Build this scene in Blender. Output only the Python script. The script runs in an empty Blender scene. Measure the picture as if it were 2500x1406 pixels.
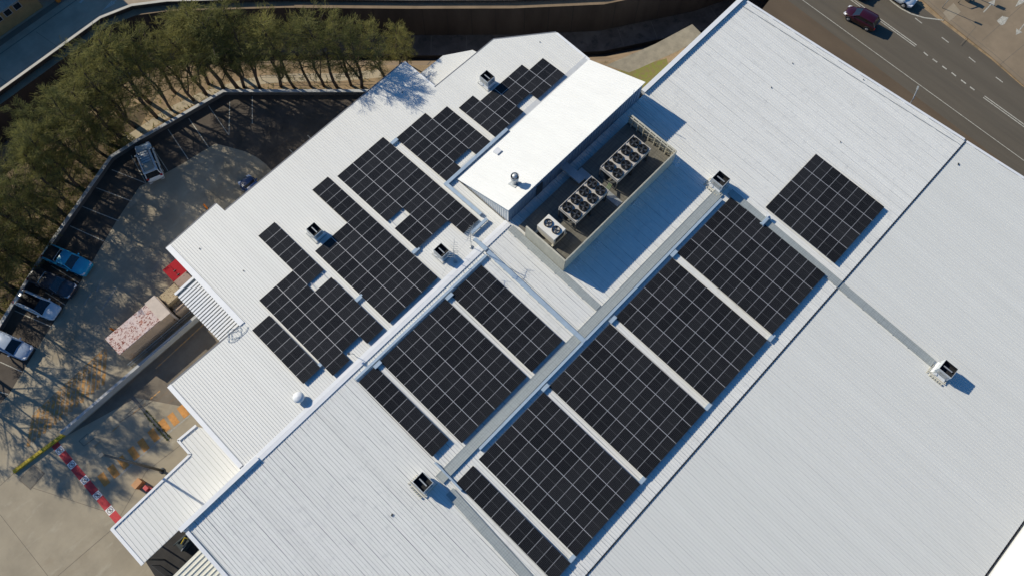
import bpy, math, random
from mathutils import Vector, Matrix
random.seed(7)
SC = bpy.context.scene
COL = SC.collection
# ------------------------------------------------------------------ camera
CR = ((0.69471568, -0.71921462, 0.01002213), (-0.67578029, -0.65740638, -0.33337344), (0.24635567, 0.22482699, -0.94274159))
CF, CH = 1896.03, 77.88
cam = bpy.data.cameras.new('camera'); camo = bpy.data.objects.new('camera', cam); COL.objects.link(camo)
cam.sensor_width = 36.0; cam.sensor_fit = 'HORIZONTAL'; cam.lens = CF / 2500 * 36
cam.clip_start = 0.5; cam.clip_end = 2000
M = Matrix(((CR[0][0], -CR[1][0], -CR[2][0], 0), (CR[0][1], -CR[1][1], -CR[2][1], 0), (CR[0][2], -CR[1][2], -CR[2][2], CH), (0, 0, 0, 1)))
camo.matrix_world = M
SC.camera = camo
# ------------------------------------------------------------------ light
SUN = Vector((0.42, -1.64, -1.0)).normalized()      # direction the light travels
sun = bpy.data.lights.new('sun', 'SUN'); sun.energy = 4.9; sun.angle = math.radians(0.53); sun.color = (1.0, 0.925, 0.765)
suno = bpy.data.objects.new('sun', sun); COL.objects.link(suno)
suno.rotation_euler = SUN.to_track_quat('-Z', 'Y').to_euler(); suno.location = (0, 60, 120)
W = bpy.data.worlds.new('World'); SC.world = W; W.use_nodes = True
wn = W.node_tree; sky = wn.nodes.new('ShaderNodeTexSky'); sky.sky_type = 'NISHITA'; sky.sun_disc = False
sky.sun_elevation = math.radians(30.5); sky.sun_rotation = math.radians(-14.4)
sky.air_density = 1.0; sky.dust_density = 0.3; sky.ozone_density = 5.0
bg = wn.nodes['Background']; bg.inputs[1].default_value = 0.1
hs = wn.nodes.new('ShaderNodeHueSaturation'); hs.inputs['Saturation'].default_value = 1.22
wn.links.new(sky.outputs[0], hs.inputs['Color']); wn.links.new(hs.outputs[0], bg.inputs[0])
SC.view_settings.view_transform = 'Standard'; SC.view_settings.look = 'None'
SC.view_settings.exposure = 0.08; SC.view_settings.gamma = 1.0
# ------------------------------------------------------------------ helpers
def G(px, py, z=0.0):
    """world point at height z seen at photograph pixel (2500 x 1406)"""
    a, b = (px - 1250) / CF, (py - 703) / CF
    d = [CR[0][i] * a + CR[1][i] * b + CR[2][i] for i in range(3)]
    t = (z - CH) / d[2]
    return Vector((d[0] * t, d[1] * t, z))
RIDGE, STEP_Y = 21.8, -5.75
def zr(y):
    if y > RIDGE: return 7.6 - (y - RIDGE) * .05
    return 7.6 - (RIDGE - y) * .036 - (0.10 if y < STEP_Y else 0)
def GR(px, py, dz=0.0):
    z = 7.0
    for _ in range(15):
        p = G(px, py, z); z = zr(p.y) + dz
    return p

class MB:
    def __init__(s): s.v = []; s.f = []; s.m = []; s.sm = []
    def face(s, pts, mi=0, smooth=False):
        n = len(s.v); s.v += [tuple(p) for p in pts]; s.f.append(tuple(range(n, n + len(pts)))); s.m.append(mi); s.sm.append(smooth)
    def mesh(s, vs, fs, mi=0, smooth=False):
        n = len(s.v); s.v += [tuple(p) for p in vs]
        for f in fs: s.f.append(tuple(n + i for i in f)); s.m.append(mi); s.sm.append(smooth)
    def box(s, x0, x1, y0, y1, z0, z1, mi=0):
        s.mesh([(x0, y0, z0), (x1, y0, z0), (x1, y1, z0), (x0, y1, z0), (x0, y0, z1), (x1, y0, z1), (x1, y1, z1), (x0, y1, z1)],
               [(3, 2, 1, 0), (4, 5, 6, 7), (0, 1, 5, 4), (1, 2, 6, 5), (2, 3, 7, 6), (3, 0, 4, 7)], mi)
    def obox(s, c, ax, ay, az, mi=0):
        c = Vector(c); ax = Vector(ax) / 2; ay = Vector(ay) / 2; az = Vector(az) / 2
        P = [c + i * ax + j * ay + k * az for k in (-1, 1) for i, j in ((-1, -1), (1, -1), (1, 1), (-1, 1))]
        s.mesh(P, [(3, 2, 1, 0), (4, 5, 6, 7), (0, 1, 5, 4), (1, 2, 6, 5), (2, 3, 7, 6), (3, 0, 4, 7)], mi)
    def bar(s, a, b, w, h, mi=0, zoff=0.0):
        """box beam from a to b, width w, height h"""
        a = Vector(a); b = Vector(b); d = b - a; L = d.length
        if L < 1e-6: return
        d.normalize(); up = Vector((0, 0, 1))
        if abs(d.z) > .95: up = Vector((1, 0, 0))
        side = d.cross(up).normalized(); u2 = side.cross(d)
        s.obox((a + b) / 2 + Vector((0, 0, zoff)), d * L, side * w, u2 * h, mi)
    def prism(s, poly, z0, z1, mi=0, mside=None):
        """vertical prism; z0/z1 numbers or functions of (x, y)"""
        f0 = z0 if callable(z0) else (lambda x, y: z0); f1 = z1 if callable(z1) else (lambda x, y: z1)
        A = sum(poly[i][0] * poly[(i + 1) % len(poly)][1] - poly[(i + 1) % len(poly)][0] * poly[i][1] for i in range(len(poly)))
        if A < 0: poly = poly[::-1]
        n = len(poly); b = len(s.v)
        s.v += [(p[0], p[1], f0(p[0], p[1])) for p in poly] + [(p[0], p[1], f1(p[0], p[1])) for p in poly]
        s.f.append(tuple(b + i for i in reversed(range(n)))); s.m.append(mi); s.sm.append(False)
        s.f.append(tuple(b + n + i for i in range(n))); s.m.append(mi); s.sm.append(False)
        for i in range(n):
            j = (i + 1) % n
            s.f.append((b + i, b + j, b + n + j, b + n + i)); s.m.append(mi if mside is None else mside); s.sm.append(False)
    def flat(s, poly, z, mi=0):
        A = sum(poly[i][0] * poly[(i + 1) % len(poly)][1] - poly[(i + 1) % len(poly)][0] * poly[i][1] for i in range(len(poly)))
        if A < 0: poly = poly[::-1]
        zf = z if callable(z) else (lambda x, y: z)
        s.face([(p[0], p[1], zf(p[0], p[1])) for p in poly], mi)
    def line(s, a, b, w, z, mi=0):
        a = Vector((a[0], a[1], 0)); b = Vector((b[0], b[1], 0)); d = (b - a).normalized(); n = Vector((-d.y, d.x, 0)) * w / 2
        s.flat([a - n, b - n, b + n, a + n], z, mi)
    def tube(s, pts, r, n=8, mi=0, caps=True):
        pts = [Vector(p) for p in pts]; rs = r if isinstance(r, (list, tuple)) else [r] * len(pts)
        b = len(s.v)
        for i, p in enumerate(pts):
            d = (pts[min(i + 1, len(pts) - 1)] - pts[max(i - 1, 0)]).normalized()
            ref = Vector((0, 0, 1)) if abs(d.z) < .9 else Vector((1, 0, 0))
            e1 = d.cross(ref).normalized(); e2 = d.cross(e1)
            for k in range(n):
                a = 2 * math.pi * k / n; s.v.append(tuple(p + rs[i] * (math.cos(a) * e1 + math.sin(a) * e2)))
        for i in range(len(pts) - 1):
            for k in range(n):
                k2 = (k + 1) % n
                s.f.append((b + i * n + k2, b + i * n + k, b + (i + 1) * n + k, b + (i + 1) * n + k2)); s.m.append(mi); s.sm.append(True)
        if caps:
            s.f.append(tuple(b + k for k in range(n))); s.m.append(mi); s.sm.append(False)
            e = b + (len(pts) - 1) * n
            s.f.append(tuple(e + k for k in reversed(range(n)))); s.m.append(mi); s.sm.append(False)
    def lathe(s, c, prof, n=20, mi=0, axis='z'):
        b = len(s.v)
        for r, h in prof:
            for k in range(n):
                a = 2 * math.pi * k / n; q = (r * math.cos(a), r * math.sin(a), h)
                if axis == 'y': q = (q[0], q[2], q[1])
                s.v.append((c[0] + q[0], c[1] + q[1], c[2] + q[2]))
        for i in range(len(prof) - 1):
            for k in range(n):
                k2 = (k + 1) % n
                q = (b + i * n + k, b + i * n + k2, b + (i + 1) * n + k2, b + (i + 1) * n + k)
                s.f.append(q if axis == 'z' else q[::-1]); s.m.append(mi); s.sm.append(True)
    def disc(s, c, r, n=20, mi=0):
        s.face([(c[0] + r * math.cos(2 * math.pi * k / n), c[1] + r * math.sin(2 * math.pi * k / n), c[2]) for k in range(n)], mi)
    def build(s, name, mats, parent=None, loc=None):
        me = bpy.data.meshes.new(name); me.from_pydata(s.v, [], s.f)
        if not isinstance(mats, (list, tuple)): mats = [mats]
        for m in mats: me.materials.append(m)
        me.polygons.foreach_set('material_index', s.m); me.polygons.foreach_set('use_smooth', s.sm); me.update()
        o = bpy.data.objects.new(name, me); COL.objects.link(o)
        if parent: o.parent = parent
        if loc: o.location = loc
        return o
def tag(o, label=None, cat=None, group=None, kind=None):
    if label: o['label'] = label
    if cat: o['category'] = cat
    if group: o['group'] = group
    if kind: o['kind'] = kind
    return o
def thing(name, label, cat, loc=(0, 0, 0), rz=0.0, group=None):
    o = bpy.data.objects.new(name, None); COL.objects.link(o); o.location = loc; o.rotation_euler = (0, 0, rz); o.empty_display_size = .3
    return tag(o, label, cat, group)
def struct(o): return tag(o, kind='structure')
def copy_tree(o, parent=None):
    c = o.copy(); COL.objects.link(c)
    if parent: c.parent = parent
    for ch in list(o.children): copy_tree(ch, c)
    return c
def bevel(o, w=.03, seg=2):
    b = o.modifiers.new('bevel', 'BEVEL'); b.width = w; b.segments = seg; b.limit_method = 'ANGLE'; return o
# ------------------------------------------------------------------ materials
def mat(name, col, rough=.6, metal=0.0, var=0.0, scale=2.0, stretch=(1, 1, 1), col2=None, lo=.35, hi=.65, detail=6, spec=.5, bump=0.0, bscale=30.0, coat=0.0):
    m = bpy.data.materials.new(name); m.use_nodes = True; nt = m.node_tree; N = nt.nodes; L = nt.links
    b = N['Principled BSDF']; b.inputs['Roughness'].default_value = rough; b.inputs['Metallic'].default_value = metal
    b.inputs['Specular IOR Level'].default_value = spec
    if coat: b.inputs['Coat Weight'].default_value = coat; b.inputs['Coat Roughness'].default_value = .05
    b.inputs['Base Color'].default_value = (*col, 1)
    tc = N.new('ShaderNodeTexCoord')
    if var or col2:
        mp = N.new('ShaderNodeMapping'); mp.inputs['Scale'].default_value = [scale * q for q in stretch]; L.new(tc.outputs['Object'], mp.inputs[0])
        nz = N.new('ShaderNodeTexNoise'); nz.inputs['Scale'].default_value = 1; nz.inputs['Detail'].default_value = detail; nz.inputs['Roughness'].default_value = .65
        L.new(mp.outputs[0], nz.inputs['Vector'])
        rp = N.new('ShaderNodeValToRGB'); rp.color_ramp.elements[0].position = lo; rp.color_ramp.elements[1].position = hi
        c2 = col2 if col2 else tuple(c * (1 - var) for c in col)
        rp.color_ramp.elements[0].color = (*c2, 1); rp.color_ramp.elements[1].color = (*col, 1)
        L.new(nz.outputs['Fac'], rp.inputs[0]); L.new(rp.outputs[0], b.inputs['Base Color'])
    if bump:
        n2 = N.new('ShaderNodeTexNoise'); n2.inputs['Scale'].default_value = bscale; n2.inputs['Detail'].default_value = 4
        L.new(tc.outputs['Object'], n2.inputs['Vector'])
        bp = N.new('ShaderNodeBump'); bp.inputs['Strength'].default_value = bump; bp.inputs['Distance'].default_value = .03
        L.new(n2.outputs['Fac'], bp.inputs['Height']); L.new(bp.outputs[0], b.inputs['Normal'])
    return m
def add_mix(m, col, vec_scale, lo, hi, fac=1.0, detail=8, seed=0.0, dist=0.0):
    """lays a second noise-masked colour (stain, wear, leaf litter) over a material's base colour"""
    nt = m.node_tree; N = nt.nodes; L = nt.links; b = N['Principled BSDF']
    tc = N.new('ShaderNodeTexCoord'); mp = N.new('ShaderNodeMapping'); mp.inputs['Scale'].default_value = vec_scale; mp.inputs['Location'].default_value = (seed, seed * 1.7, 0)
    L.new(tc.outputs['Object'], mp.inputs[0])
    nz = N.new('ShaderNodeTexNoise'); nz.inputs['Scale'].default_value = 1; nz.inputs['Detail'].default_value = detail; nz.inputs['Roughness'].default_value = .6; nz.inputs['Distortion'].default_value = dist
    L.new(mp.outputs[0], nz.inputs['Vector'])
    mr = N.new('ShaderNodeMapRange'); mr.inputs[1].default_value = lo; mr.inputs[2].default_value = hi; mr.inputs[4].default_value = fac
    L.new(nz.outputs['Fac'], mr.inputs[0])
    mx = N.new('ShaderNodeMixRGB'); mx.inputs[2].default_value = (*col, 1)
    L.new(mr.outputs[0], mx.inputs[0])
    old = b.inputs['Base Color'].links
    if old: L.new(old[0].from_socket, mx.inputs[1])
    else: mx.inputs[1].default_value = b.inputs['Base Color'].default_value
    L.new(mx.outputs[0], b.inputs['Base Color'])
    return m
def add_lines(m, period, width, col, amt, phase=0.0, axis='X'):
    """dirty sheet laps, painted rib shade, mesh: thin lines every period metres, broken up by noise along their length"""
    nt = m.node_tree; N = nt.nodes; L = nt.links; b = N['Principled BSDF']
    tc = N.new('ShaderNodeTexCoord'); sp = N.new('ShaderNodeSeparateXYZ'); L.new(tc.outputs['Object'], sp.inputs[0])
    def mth(op, a, bb=None):
        n = N.new('ShaderNodeMath'); n.operation = op
        if isinstance(a, float): n.inputs[0].default_value = a
        else: L.new(a, n.inputs[0])
        if bb is not None:
            if isinstance(bb, float): n.inputs[1].default_value = bb
            else: L.new(bb, n.inputs[1])
        return n.outputs[0]
    t = mth('ADD', sp.outputs[axis], phase + 1000 * period)
    fr = mth('MODULO', t, float(period)); ln = mth('LESS_THAN', fr, float(width))
    idx = mth('FLOOR', mth('DIVIDE', t, float(period)))
    cb = N.new('ShaderNodeCombineXYZ'); L.new(mth('MULTIPLY', idx, 7.31), cb.inputs[0])
    L.new(mth('MULTIPLY', sp.outputs['Y' if axis == 'X' else 'X'], .22), cb.inputs[1])
    nz = N.new('ShaderNodeTexNoise'); nz.inputs['Scale'].default_value = 1; nz.inputs['Detail'].default_value = 5; L.new(cb.outputs[0], nz.inputs['Vector'])
    mr = N.new('ShaderNodeMapRange'); mr.inputs[1].default_value = .35; mr.inputs[2].default_value = .7; L.new(nz.outputs['Fac'], mr.inputs[0])
    fac = mth('MULTIPLY', mth('MULTIPLY', ln, mr.outputs[0]), float(amt))
    mx = N.new('ShaderNodeMixRGB'); mx.inputs[2].default_value = (*col, 1); L.new(fac, mx.inputs[0])
    old = b.inputs['Base Color'].links
    if old: L.new(old[0].from_socket, mx.inputs[1])
    else: mx.inputs[1].default_value = b.inputs['Base Color'].default_value
    L.new(mx.outputs[0], b.inputs['Base Color'])
    return m
white_left = mat('roof sheet warm white', (.715, .71, .68), .45, var=.05, scale=.5, stretch=(2.5, .12, 1))
add_mix(white_left, (.45, .44, .42), (6, .35, 1), .68, .9, .35)
add_lines(white_left, .26, .03, (.42, .42, .41), .6, phase=-.02)  # dark line beside each rib paints the rib's shaded side
white_right = mat('roof sheet weathered white', (.755, .75, .72), .5, var=.08, scale=.4, stretch=(2.5, .1, 1))
add_mix(white_right, (.36, .37, .38), (5, .45, 1), .58, .82, .5, seed=3)
add_mix(white_right, (.40, .41, .42), (1.1, 1.6, 1), .56, .78, .34, seed=9)
add_lines(white_right, .30, .034, (.34, .35, .36), .6, phase=-.02)  # rib-side shade drawn as a line at every rib
add_lines(white_right, .90, .05, (.13, .14, .16), .95, phase=-.025)
white_far = mat('roof sheet far slope', (.69, .69, .66), .5, var=.05, scale=.4, stretch=(2.5, .1, 1))
add_mix(white_far, (.45, .46, .47), (5, .4, 1), .62, .9, .3, seed=5)
add_lines(white_far, .30, .03, (.42, .42, .43), .6, phase=-.02)  # painted shade lines along the ribs
add_lines(white_far, .90, .035, (.3, .3, .31), .6, phase=-.025)
white_tower = mat('roof sheet clean white', (.69, .69, .675), .45, var=.05, scale=.6, stretch=(2, .2, 1))
white_trim = mat('white flashing', (.80, .80, .80), .45, var=.06, scale=1.2)
add_mix(white_trim, (.35, .35, .35), (3, 3, 3), .68, .85, .5, seed=2)
white_wall = mat('painted wall', (.72, .73, .74), .6, var=.06, scale=1.0)
blue_wall = mat('blue grey fascia', (.30, .42, .55), .6, var=.1, scale=1.0)
galv = mat('galvanised', (.42, .44, .45), .5, .3, var=.2, scale=3)
tray_m = mat('tray cover steel', (.45, .55, .64), .4, .2, var=.12, scale=2)
grate_m = mat('walkway mesh', (.40, .43, .42), .6, .15, var=.15, scale=4)
add_lines(grate_m, .22, .07, (.24, .26, .26), .7, axis='X'); add_lines(grate_m, .22, .07, (.24, .26, .26), .7, axis='Y')
alu = mat('aluminium', (.50, .50, .51), .45, .2)
black_frame = mat('black anodised', (.02, .02, .022), .45)
dark = mat('dark interior', (.012, .013, .015), .8)
concrete = mat('yard concrete', (.41, .345, .245), .85, var=.38, scale=.16, detail=10, lo=.3, hi=.7, bump=.15, bscale=12)
add_mix(concrete, (.17, .115, .06), (.11, .15, 1), .58, .80, .8, seed=4.2)
add_mix(concrete, (.48, .43, .33), (.35, .9, 1), .56, .75, .5, seed=12)
add_mix(concrete, (.17, .15, .12), (1.5, .5, 1), .60, .85, .5, seed=8)
asphalt = mat('bay asphalt', (.095, .075, .058), .9, var=.4, scale=.5, bump=.3, bscale=25)
add_mix(asphalt, (.15, .125, .1), (9, 9, 9), .62, .75, .5)
road_m = mat('road asphalt', (.12, .10, .074), .9, var=.22, scale=.35, stretch=(1, .12, 1), bump=.2, bscale=30)
add_mix(road_m, (.07, .06, .048), (.9, .02, 1), .5, .7, .55, seed=4)
add_mix(road_m, (.16, .145, .115), (22, 22, 22), .56, .75, .5)
shoulder_m = mat('brown shoulder', (.125, .088, .055), .9, var=.2, scale=.4, stretch=(1, .3, 1), bump=.2, bscale=30)
pave_m = mat('brown pavement concrete', (.27, .205, .135), .9, var=.25, scale=.25, detail=9, bump=.1, bscale=20)
add_mix(pave_m, (.13, .10, .065), (.3, .3, 1), .58, .75, .6, seed=2)
dirt = mat('dry dirt', (.36, .25, .14), .95, var=.35, scale=.5, detail=9, bump=.4, bscale=8)
add_mix(dirt, (.10, .085, .04), (1.2, 1.2, 1), .55, .7, .8, seed=6)
path_m = mat('pale path', (.45, .37, .25), .9, var=.15, scale=.5)
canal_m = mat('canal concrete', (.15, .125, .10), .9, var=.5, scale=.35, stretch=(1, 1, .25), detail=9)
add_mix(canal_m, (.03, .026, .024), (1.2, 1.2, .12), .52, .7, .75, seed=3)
canal_wall_m = mat('stained shade dark canal wall', (.048, .042, .038), .95, var=.5, scale=.4, stretch=(1, 1, .2), detail=9)  # stained concrete, darkened further for the shade on the far wall
bank_m = mat('canal bank slab', (.26, .185, .115), .9, var=.25, scale=.6)
grass_m = mat('short grass', (.17, .19, .028), .95, var=.4, scale=2.2, detail=8, col2=(.19, .135, .06), bump=.6, bscale=20)
north_pave = mat('north yard concrete', (.42, .33, .235), .9, var=.25, scale=.4, detail=9, bump=.1, bscale=20)
paint_w = mat('white road paint', (.56, .53, .45), .8, var=.5, scale=5, detail=8)
paint_faint = mat('worn road paint', (.40, .37, .31), .8, var=.35, scale=5, detail=8)
paint_or = mat('orange paint', (.62, .28, .07), .8, var=.3, scale=2.5, detail=8)
paint_or_worn = mat('worn orange paint', (.52, .25, .06), .85, col2=(.30, .22, .14), scale=2.6, lo=.43, hi=.58, detail=9)
paint_red = mat('red paint', (.58, .045, .05), .75, var=.2, scale=4)
paint_yel = mat('yellow paint', (.62, .45, .03), .75, var=.45, scale=4)
joint_m = mat('joint sealant', (.17, .14, .105), .9)
brick = mat('tan brick', (.42, .27, .12), .9, var=.18, scale=1.5)
glass_dark = mat('dark glass', (.012, .014, .018), .06, spec=.8)
rubber = mat('rubber', (.02, .02, .02), .85)
rim_m = mat('alloy rim', (.50, .50, .50), .35, .6)
light_lens = mat('clear lens', (.75, .75, .78), .12, spec=.8)
tail_lens = mat('red lens', (.35, .02, .02), .2)
steel_dark = mat('dark steel', (.07, .075, .08), .5, .4)
rust_white = mat('faded pink container paint', (.66, .52, .47), .75, var=.15, scale=.8)
add_mix(rust_white, (.20, .045, .03), (4.0, 5.2, 4), .525, .56, 1.0, detail=14, seed=2.2, dist=.8)
add_mix(rust_white, (.45, .16, .10), (1.2, 1.4, 1), .56, .68, .6, detail=10, seed=5)
add_mix(rust_white, (.62, .55, .55), (.8, .8, .8), .5, .7, .7, seed=7)
rust_side = mat('tan container side', (.62, .47, .34), .8, var=.2, scale=.9)
add_mix(rust_side, (.25, .09, .03), (.8, .8, .5), .62, .7, .9, seed=5)
rust_tan = mat('rusty tan steel', (.46, .36, .22), .8, var=.2, scale=1)
add_mix(rust_tan, (.16, .09, .05), (7, 7, 7), .54, .6, .9, seed=1)
brown_lid = mat('speckled brown lid', (.33, .235, .19), .8, var=.2, scale=1)
add_mix(brown_lid, (.05, .035, .03), (5, 5, 5), .6, .66, .9, seed=1)
red_lid = mat('red steel lid', (.36, .004, .014), .65, var=.15, scale=2, spec=.15)
orange_pl = mat('orange plastic', (.72, .22, .03), .6)
deck_m = mat('deck grating', (.17, .16, .135), .8, var=.35, scale=1.5, stretch=(.5, 3, 1))
add_lines(deck_m, .30, .1, (.09, .085, .07), .8, axis='X')
cream = mat('cream screen board', (.56, .53, .43), .75, var=.18, scale=1.2, stretch=(1, 1, .3))
add_mix(cream, (.25, .235, .19), (3, 3, .6), .58, .8, .6, seed=2)
unit_grey = mat('condenser casing', (.52, .48, .43), .6, var=.15, scale=2)
unit_white = mat('white casing', (.78, .75, .68), .5, var=.06, scale=2)
fan_black = mat('fan black', (.012, .011, .011), .55, var=.3, scale=6)
fan_rust = mat('fan rusty guard', (.07, .045, .03), .7, var=.4, scale=6)
bark = mat('bark', (.085, .062, .045), .95, var=.4, scale=5)
weed = mat('weed green', (.08, .10, .02), .9, var=.4, scale=6)

def panel_mat():
    m = bpy.data.materials.new('solar cells'); m.use_nodes = True; nt = m.node_tree; N = nt.nodes; L = nt.links
    b = N['Principled BSDF']; b.inputs['Roughness'].default_value = .22; b.inputs['Specular IOR Level'].default_value = .22
    tc = N.new('ShaderNodeTexCoord'); sp = N.new('ShaderNodeSeparateXYZ'); L.new(tc.outputs['Object'], sp.inputs[0])
    def mth(op, a, bb=None):
        n = N.new('ShaderNodeMath'); n.operation = op
        for i, q in enumerate((a, bb)):
            if q is None: continue
            if isinstance(q, (int, float)): n.inputs[i].default_value = q
            else: L.new(q, n.inputs[i])
        return n.outputs[0]
    fy = mth('LESS_THAN', mth('ABSOLUTE', mth('SUBTRACT', mth('MODULO', mth('ADD', sp.outputs['Y'], 100 * .1285), .1285), .064)), .0085)
    fx = mth('LESS_THAN', mth('ABSOLUTE', sp.outputs['X']), .011)
    fac = mth('MAXIMUM', mth('MULTIPLY', fy, .7), fx)
    oi = N.new('ShaderNodeObjectInfo')
    mr = N.new('ShaderNodeMapRange'); mr.inputs[3].default_value = .6; mr.inputs[4].default_value = 1.6; L.new(oi.outputs['Random'], mr.inputs[0])
    base = N.new('ShaderNodeMixRGB'); base.blend_type = 'MULTIPLY'; base.inputs[0].default_value = 1; base.inputs[1].default_value = (.0105, .0105, .0112, 1)
    L.new(mr.outputs[0], base.inputs[2])
    mx = N.new('ShaderNodeMixRGB'); L.new(fac, mx.inputs[0]); L.new(base.outputs[0], mx.inputs[1]); mx.inputs[2].default_value = (.10, .10, .105, 1)
    L.new(mx.outputs[0], b.inputs['Base Color']); return m
cells = panel_mat()
def leaf_mat(name, c1, c2):
    m = bpy.data.materials.new(name); m.use_nodes = True; nt = m.node_tree; N = nt.nodes; L = nt.links
    b = N['Principled BSDF']; b.inputs['Roughness'].default_value = .7; b.inputs['Specular IOR Level'].default_value = .2
    tc = N.new('ShaderNodeTexCoord'); nz = N.new('ShaderNodeTexNoise'); nz.inputs['Scale'].default_value = .9; nz.inputs['Detail'].default_value = 3
    L.new(tc.outputs['Object'], nz.inputs['Vector']); oi = N.new('ShaderNodeObjectInfo')
    ad = N.new('ShaderNodeMath'); ad.inputs[1].default_value = .35; ad.operation = 'MULTIPLY_ADD'; L.new(oi.outputs['Random'], ad.inputs[0]); L.new(nz.outputs['Fac'], ad.inputs[2])
    rp = N.new('ShaderNodeValToRGB'); rp.color_ramp.elements[0].position = .45; rp.color_ramp.elements[1].position = .95
    rp.color_ramp.elements[0].color = (*c1, 1); rp.color_ramp.elements[1].color = (*c2, 1)
    L.new(ad.outputs[0], rp.inputs[0]); L.new(rp.outputs[0], b.inputs['Base Color'])
    tr = N.new('ShaderNodeBsdfTranslucent'); L.new(rp.outputs[0], tr.inputs['Color'])
    ms = N.new('ShaderNodeMixShader'); ms.inputs[0].default_value = .5; L.new(b.outputs[0], ms.inputs[1]); L.new(tr.outputs[0], ms.inputs[2])
    L.new(ms.outputs[0], N['Material Output'].inputs['Surface']); return m
leaf = leaf_mat('casuarina foliage', (.108, .116, .045), (.29, .265, .085))
# ------------------------------------------------------------------ ground, canal, roads
U = [(-420, 77.5), (-4, 77.5), (10.5, 77.6), (14.2, 76.4), (17.6, 73.9), (27.9, 64.1), (38.3, 53.3), (47.1, 44.4), (55.3, 36.9), (66, 30.3), (85, 22), (420, -60)]
def offset(poly, d):
    out = []
    for i, p in enumerate(poly):
        a = Vector(poly[max(i - 1, 0)]); b = Vector(poly[min(i + 1, len(poly) - 1)]); q = Vector(p)
        t1 = (q - a).normalized() if i > 0 else (b - q).normalized(); t2 = (b - q).normalized() if i < len(poly) - 1 else t1
        n1 = Vector((t1.y, -t1.x)); n2 = Vector((t2.y, -t2.x)); n = (n1 + n2).normalized()
        out.append(tuple(q + n * d / max(.5, n.dot(n1))))
    return out
near_top = offset(U, 9.2)
g = MB(); g.flat([(-420, -420), (420, -420)] + near_top[::-1], 0.0); struct(g.build('ground', dirt))
g = MB(); g.flat(U + [(420, 420), (-420, 420)], 0.0); struct(g.build('north_pavement', north_pave))
def strips(mb, prof, mis):
    for (d0, z0), (d1, z1), mi in zip(prof[:-1], prof[1:], mis):
        A = offset(U, d0); B = offset(U, d1)
        for i in range(len(U) - 1): mb.face([(*A[i], z0), (*B[i], z1), (*B[i + 1], z1), (*A[i + 1], z0)][::-1], mi)
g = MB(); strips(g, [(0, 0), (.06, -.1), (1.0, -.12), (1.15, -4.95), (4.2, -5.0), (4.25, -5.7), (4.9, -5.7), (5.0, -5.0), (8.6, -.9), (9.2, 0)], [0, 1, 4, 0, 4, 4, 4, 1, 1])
# slab joints of the canal floor and bank
for i in range(2, len(U) - 2):
    a, b = Vector(U[i]), Vector(U[i + 1]); n = int((b - a).length / 4.5)
    t = (b - a).normalized(); nn = Vector((t.y, -t.x))
    for k in range(n):
        q = a + t * (k + .5) * 4.5
        p0 = q + nn * 1.3; p1 = q + nn * 4.1; g.line(p0, p1, .07, -4.95, 3)
        p0 = q + nn * 5.3; p1 = q + nn * 8.3
        w = t * .04
        g.face([(*(p0 - w), -4.62), (*(p0 + w), -4.62), (*(p1 + w), -1.2), (*(p1 - w), -1.2)], 3)
for i in range(2, len(U) - 2):
    a, b = Vector(U[i]), Vector(U[i + 1]); t = (b - a).normalized(); nn = Vector((t.y, -t.x))
    for k in range(int((b - a).length / 3.0)):
        q = a + t * (k + .5) * 3.0; w = t * .05; p0 = q + nn * 1.02; p1 = q + nn * 1.17
        g.face([(*(p0 - w), -.2), (*(p0 + w), -.2), (*(p1 + w), -4.9), (*(p1 - w), -4.9)], 5)
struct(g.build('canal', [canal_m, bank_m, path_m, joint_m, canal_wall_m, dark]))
# car park concrete, bays, road
P2 = lambda pts, z=0.0: [tuple(G(x, y, z)[:2]) for x, y in pts]
wall_px = [(-60, 885), (0, 790), (115, 605), (270, 383), (330, 345), (545, 222), (900, 222), (960, 222)]
wall_w = [tuple(G(x, y, .7)[:2]) for x, y in wall_px]
g = MB(); g.flat([(-70, -60), (-17.6, -60), (-17.6, 21), (-2, 21), (-2, 43.5), (29.6, 43.5)] + [wall_w[-1]] + wall_w[::-1][1:] + [(-70, 40)], .004)
struct(g.build('yard_ground', concrete))
bay_in = P2([(-120, 1080), (0, 985), (23, 960), (54, 909), (91, 849), (125, 796), (193, 694), (285, 539), (341, 456), (427, 411), (526, 351), (560, 360), (600, 371), (626, 384), (650, 402), (662, 416)])
g = MB(); g.flat(bay_in + [(12.5, 43.9), (29.6, 43.5), wall_w[-1]] + wall_w[::-1][1:] , .008); struct(g.build('parking_ground', asphalt))
g = MB()
g.flat([(62.0, -300), (82.0, -300), (81.0, -14)] + P2([(2494, 210), (2420, 146), (2235, 6)]) + [(84.5, 19), (95, 60), (72, 60), (69.8, 21.5), (62.0, 18)], .004)
struct(g.build('road', road_m))
g = MB(); g.flat([(58, 20.5), (58, -300), (70.2, -300), (70.1, -12.6), (70.9, 18.8), (71.2, 26), (69.8, 22)], .008); struct(g.build('shoulder_road', shoulder_m))
kerb_line = P2([(2530, 235), (2494, 207), (2420, 141), (2300, 46), (2262, 12), (2225, -20)])
g = MB(); g.prism([(160, -120), (160, 60), (88, 40)] + kerb_line[::-1] + [(81.5, -120)], -.1, .13)
kl = [Vector(p) for p in kerb_line]
for a, b in zip(kl[:-1], kl[1:]): g.line(a + Vector((.5, 0)), b + Vector((.5, 0)), .07, .134, 1)
for a, b in [((2330, 20), (2383, 66)), ((2398, 100), (2500, 10)), ((2440, 160), (2530, 85)), ((2330, 8), (2300, 50)), ((2383, 66), (2345, 110))]:
    g.line(G(*a, .13), G(*b, .13), .06, .134, 1)
g.flat(P2([(2302, 32), (2328, 8), (2346, 30), (2318, 53)], .13), .136, 2)
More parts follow.
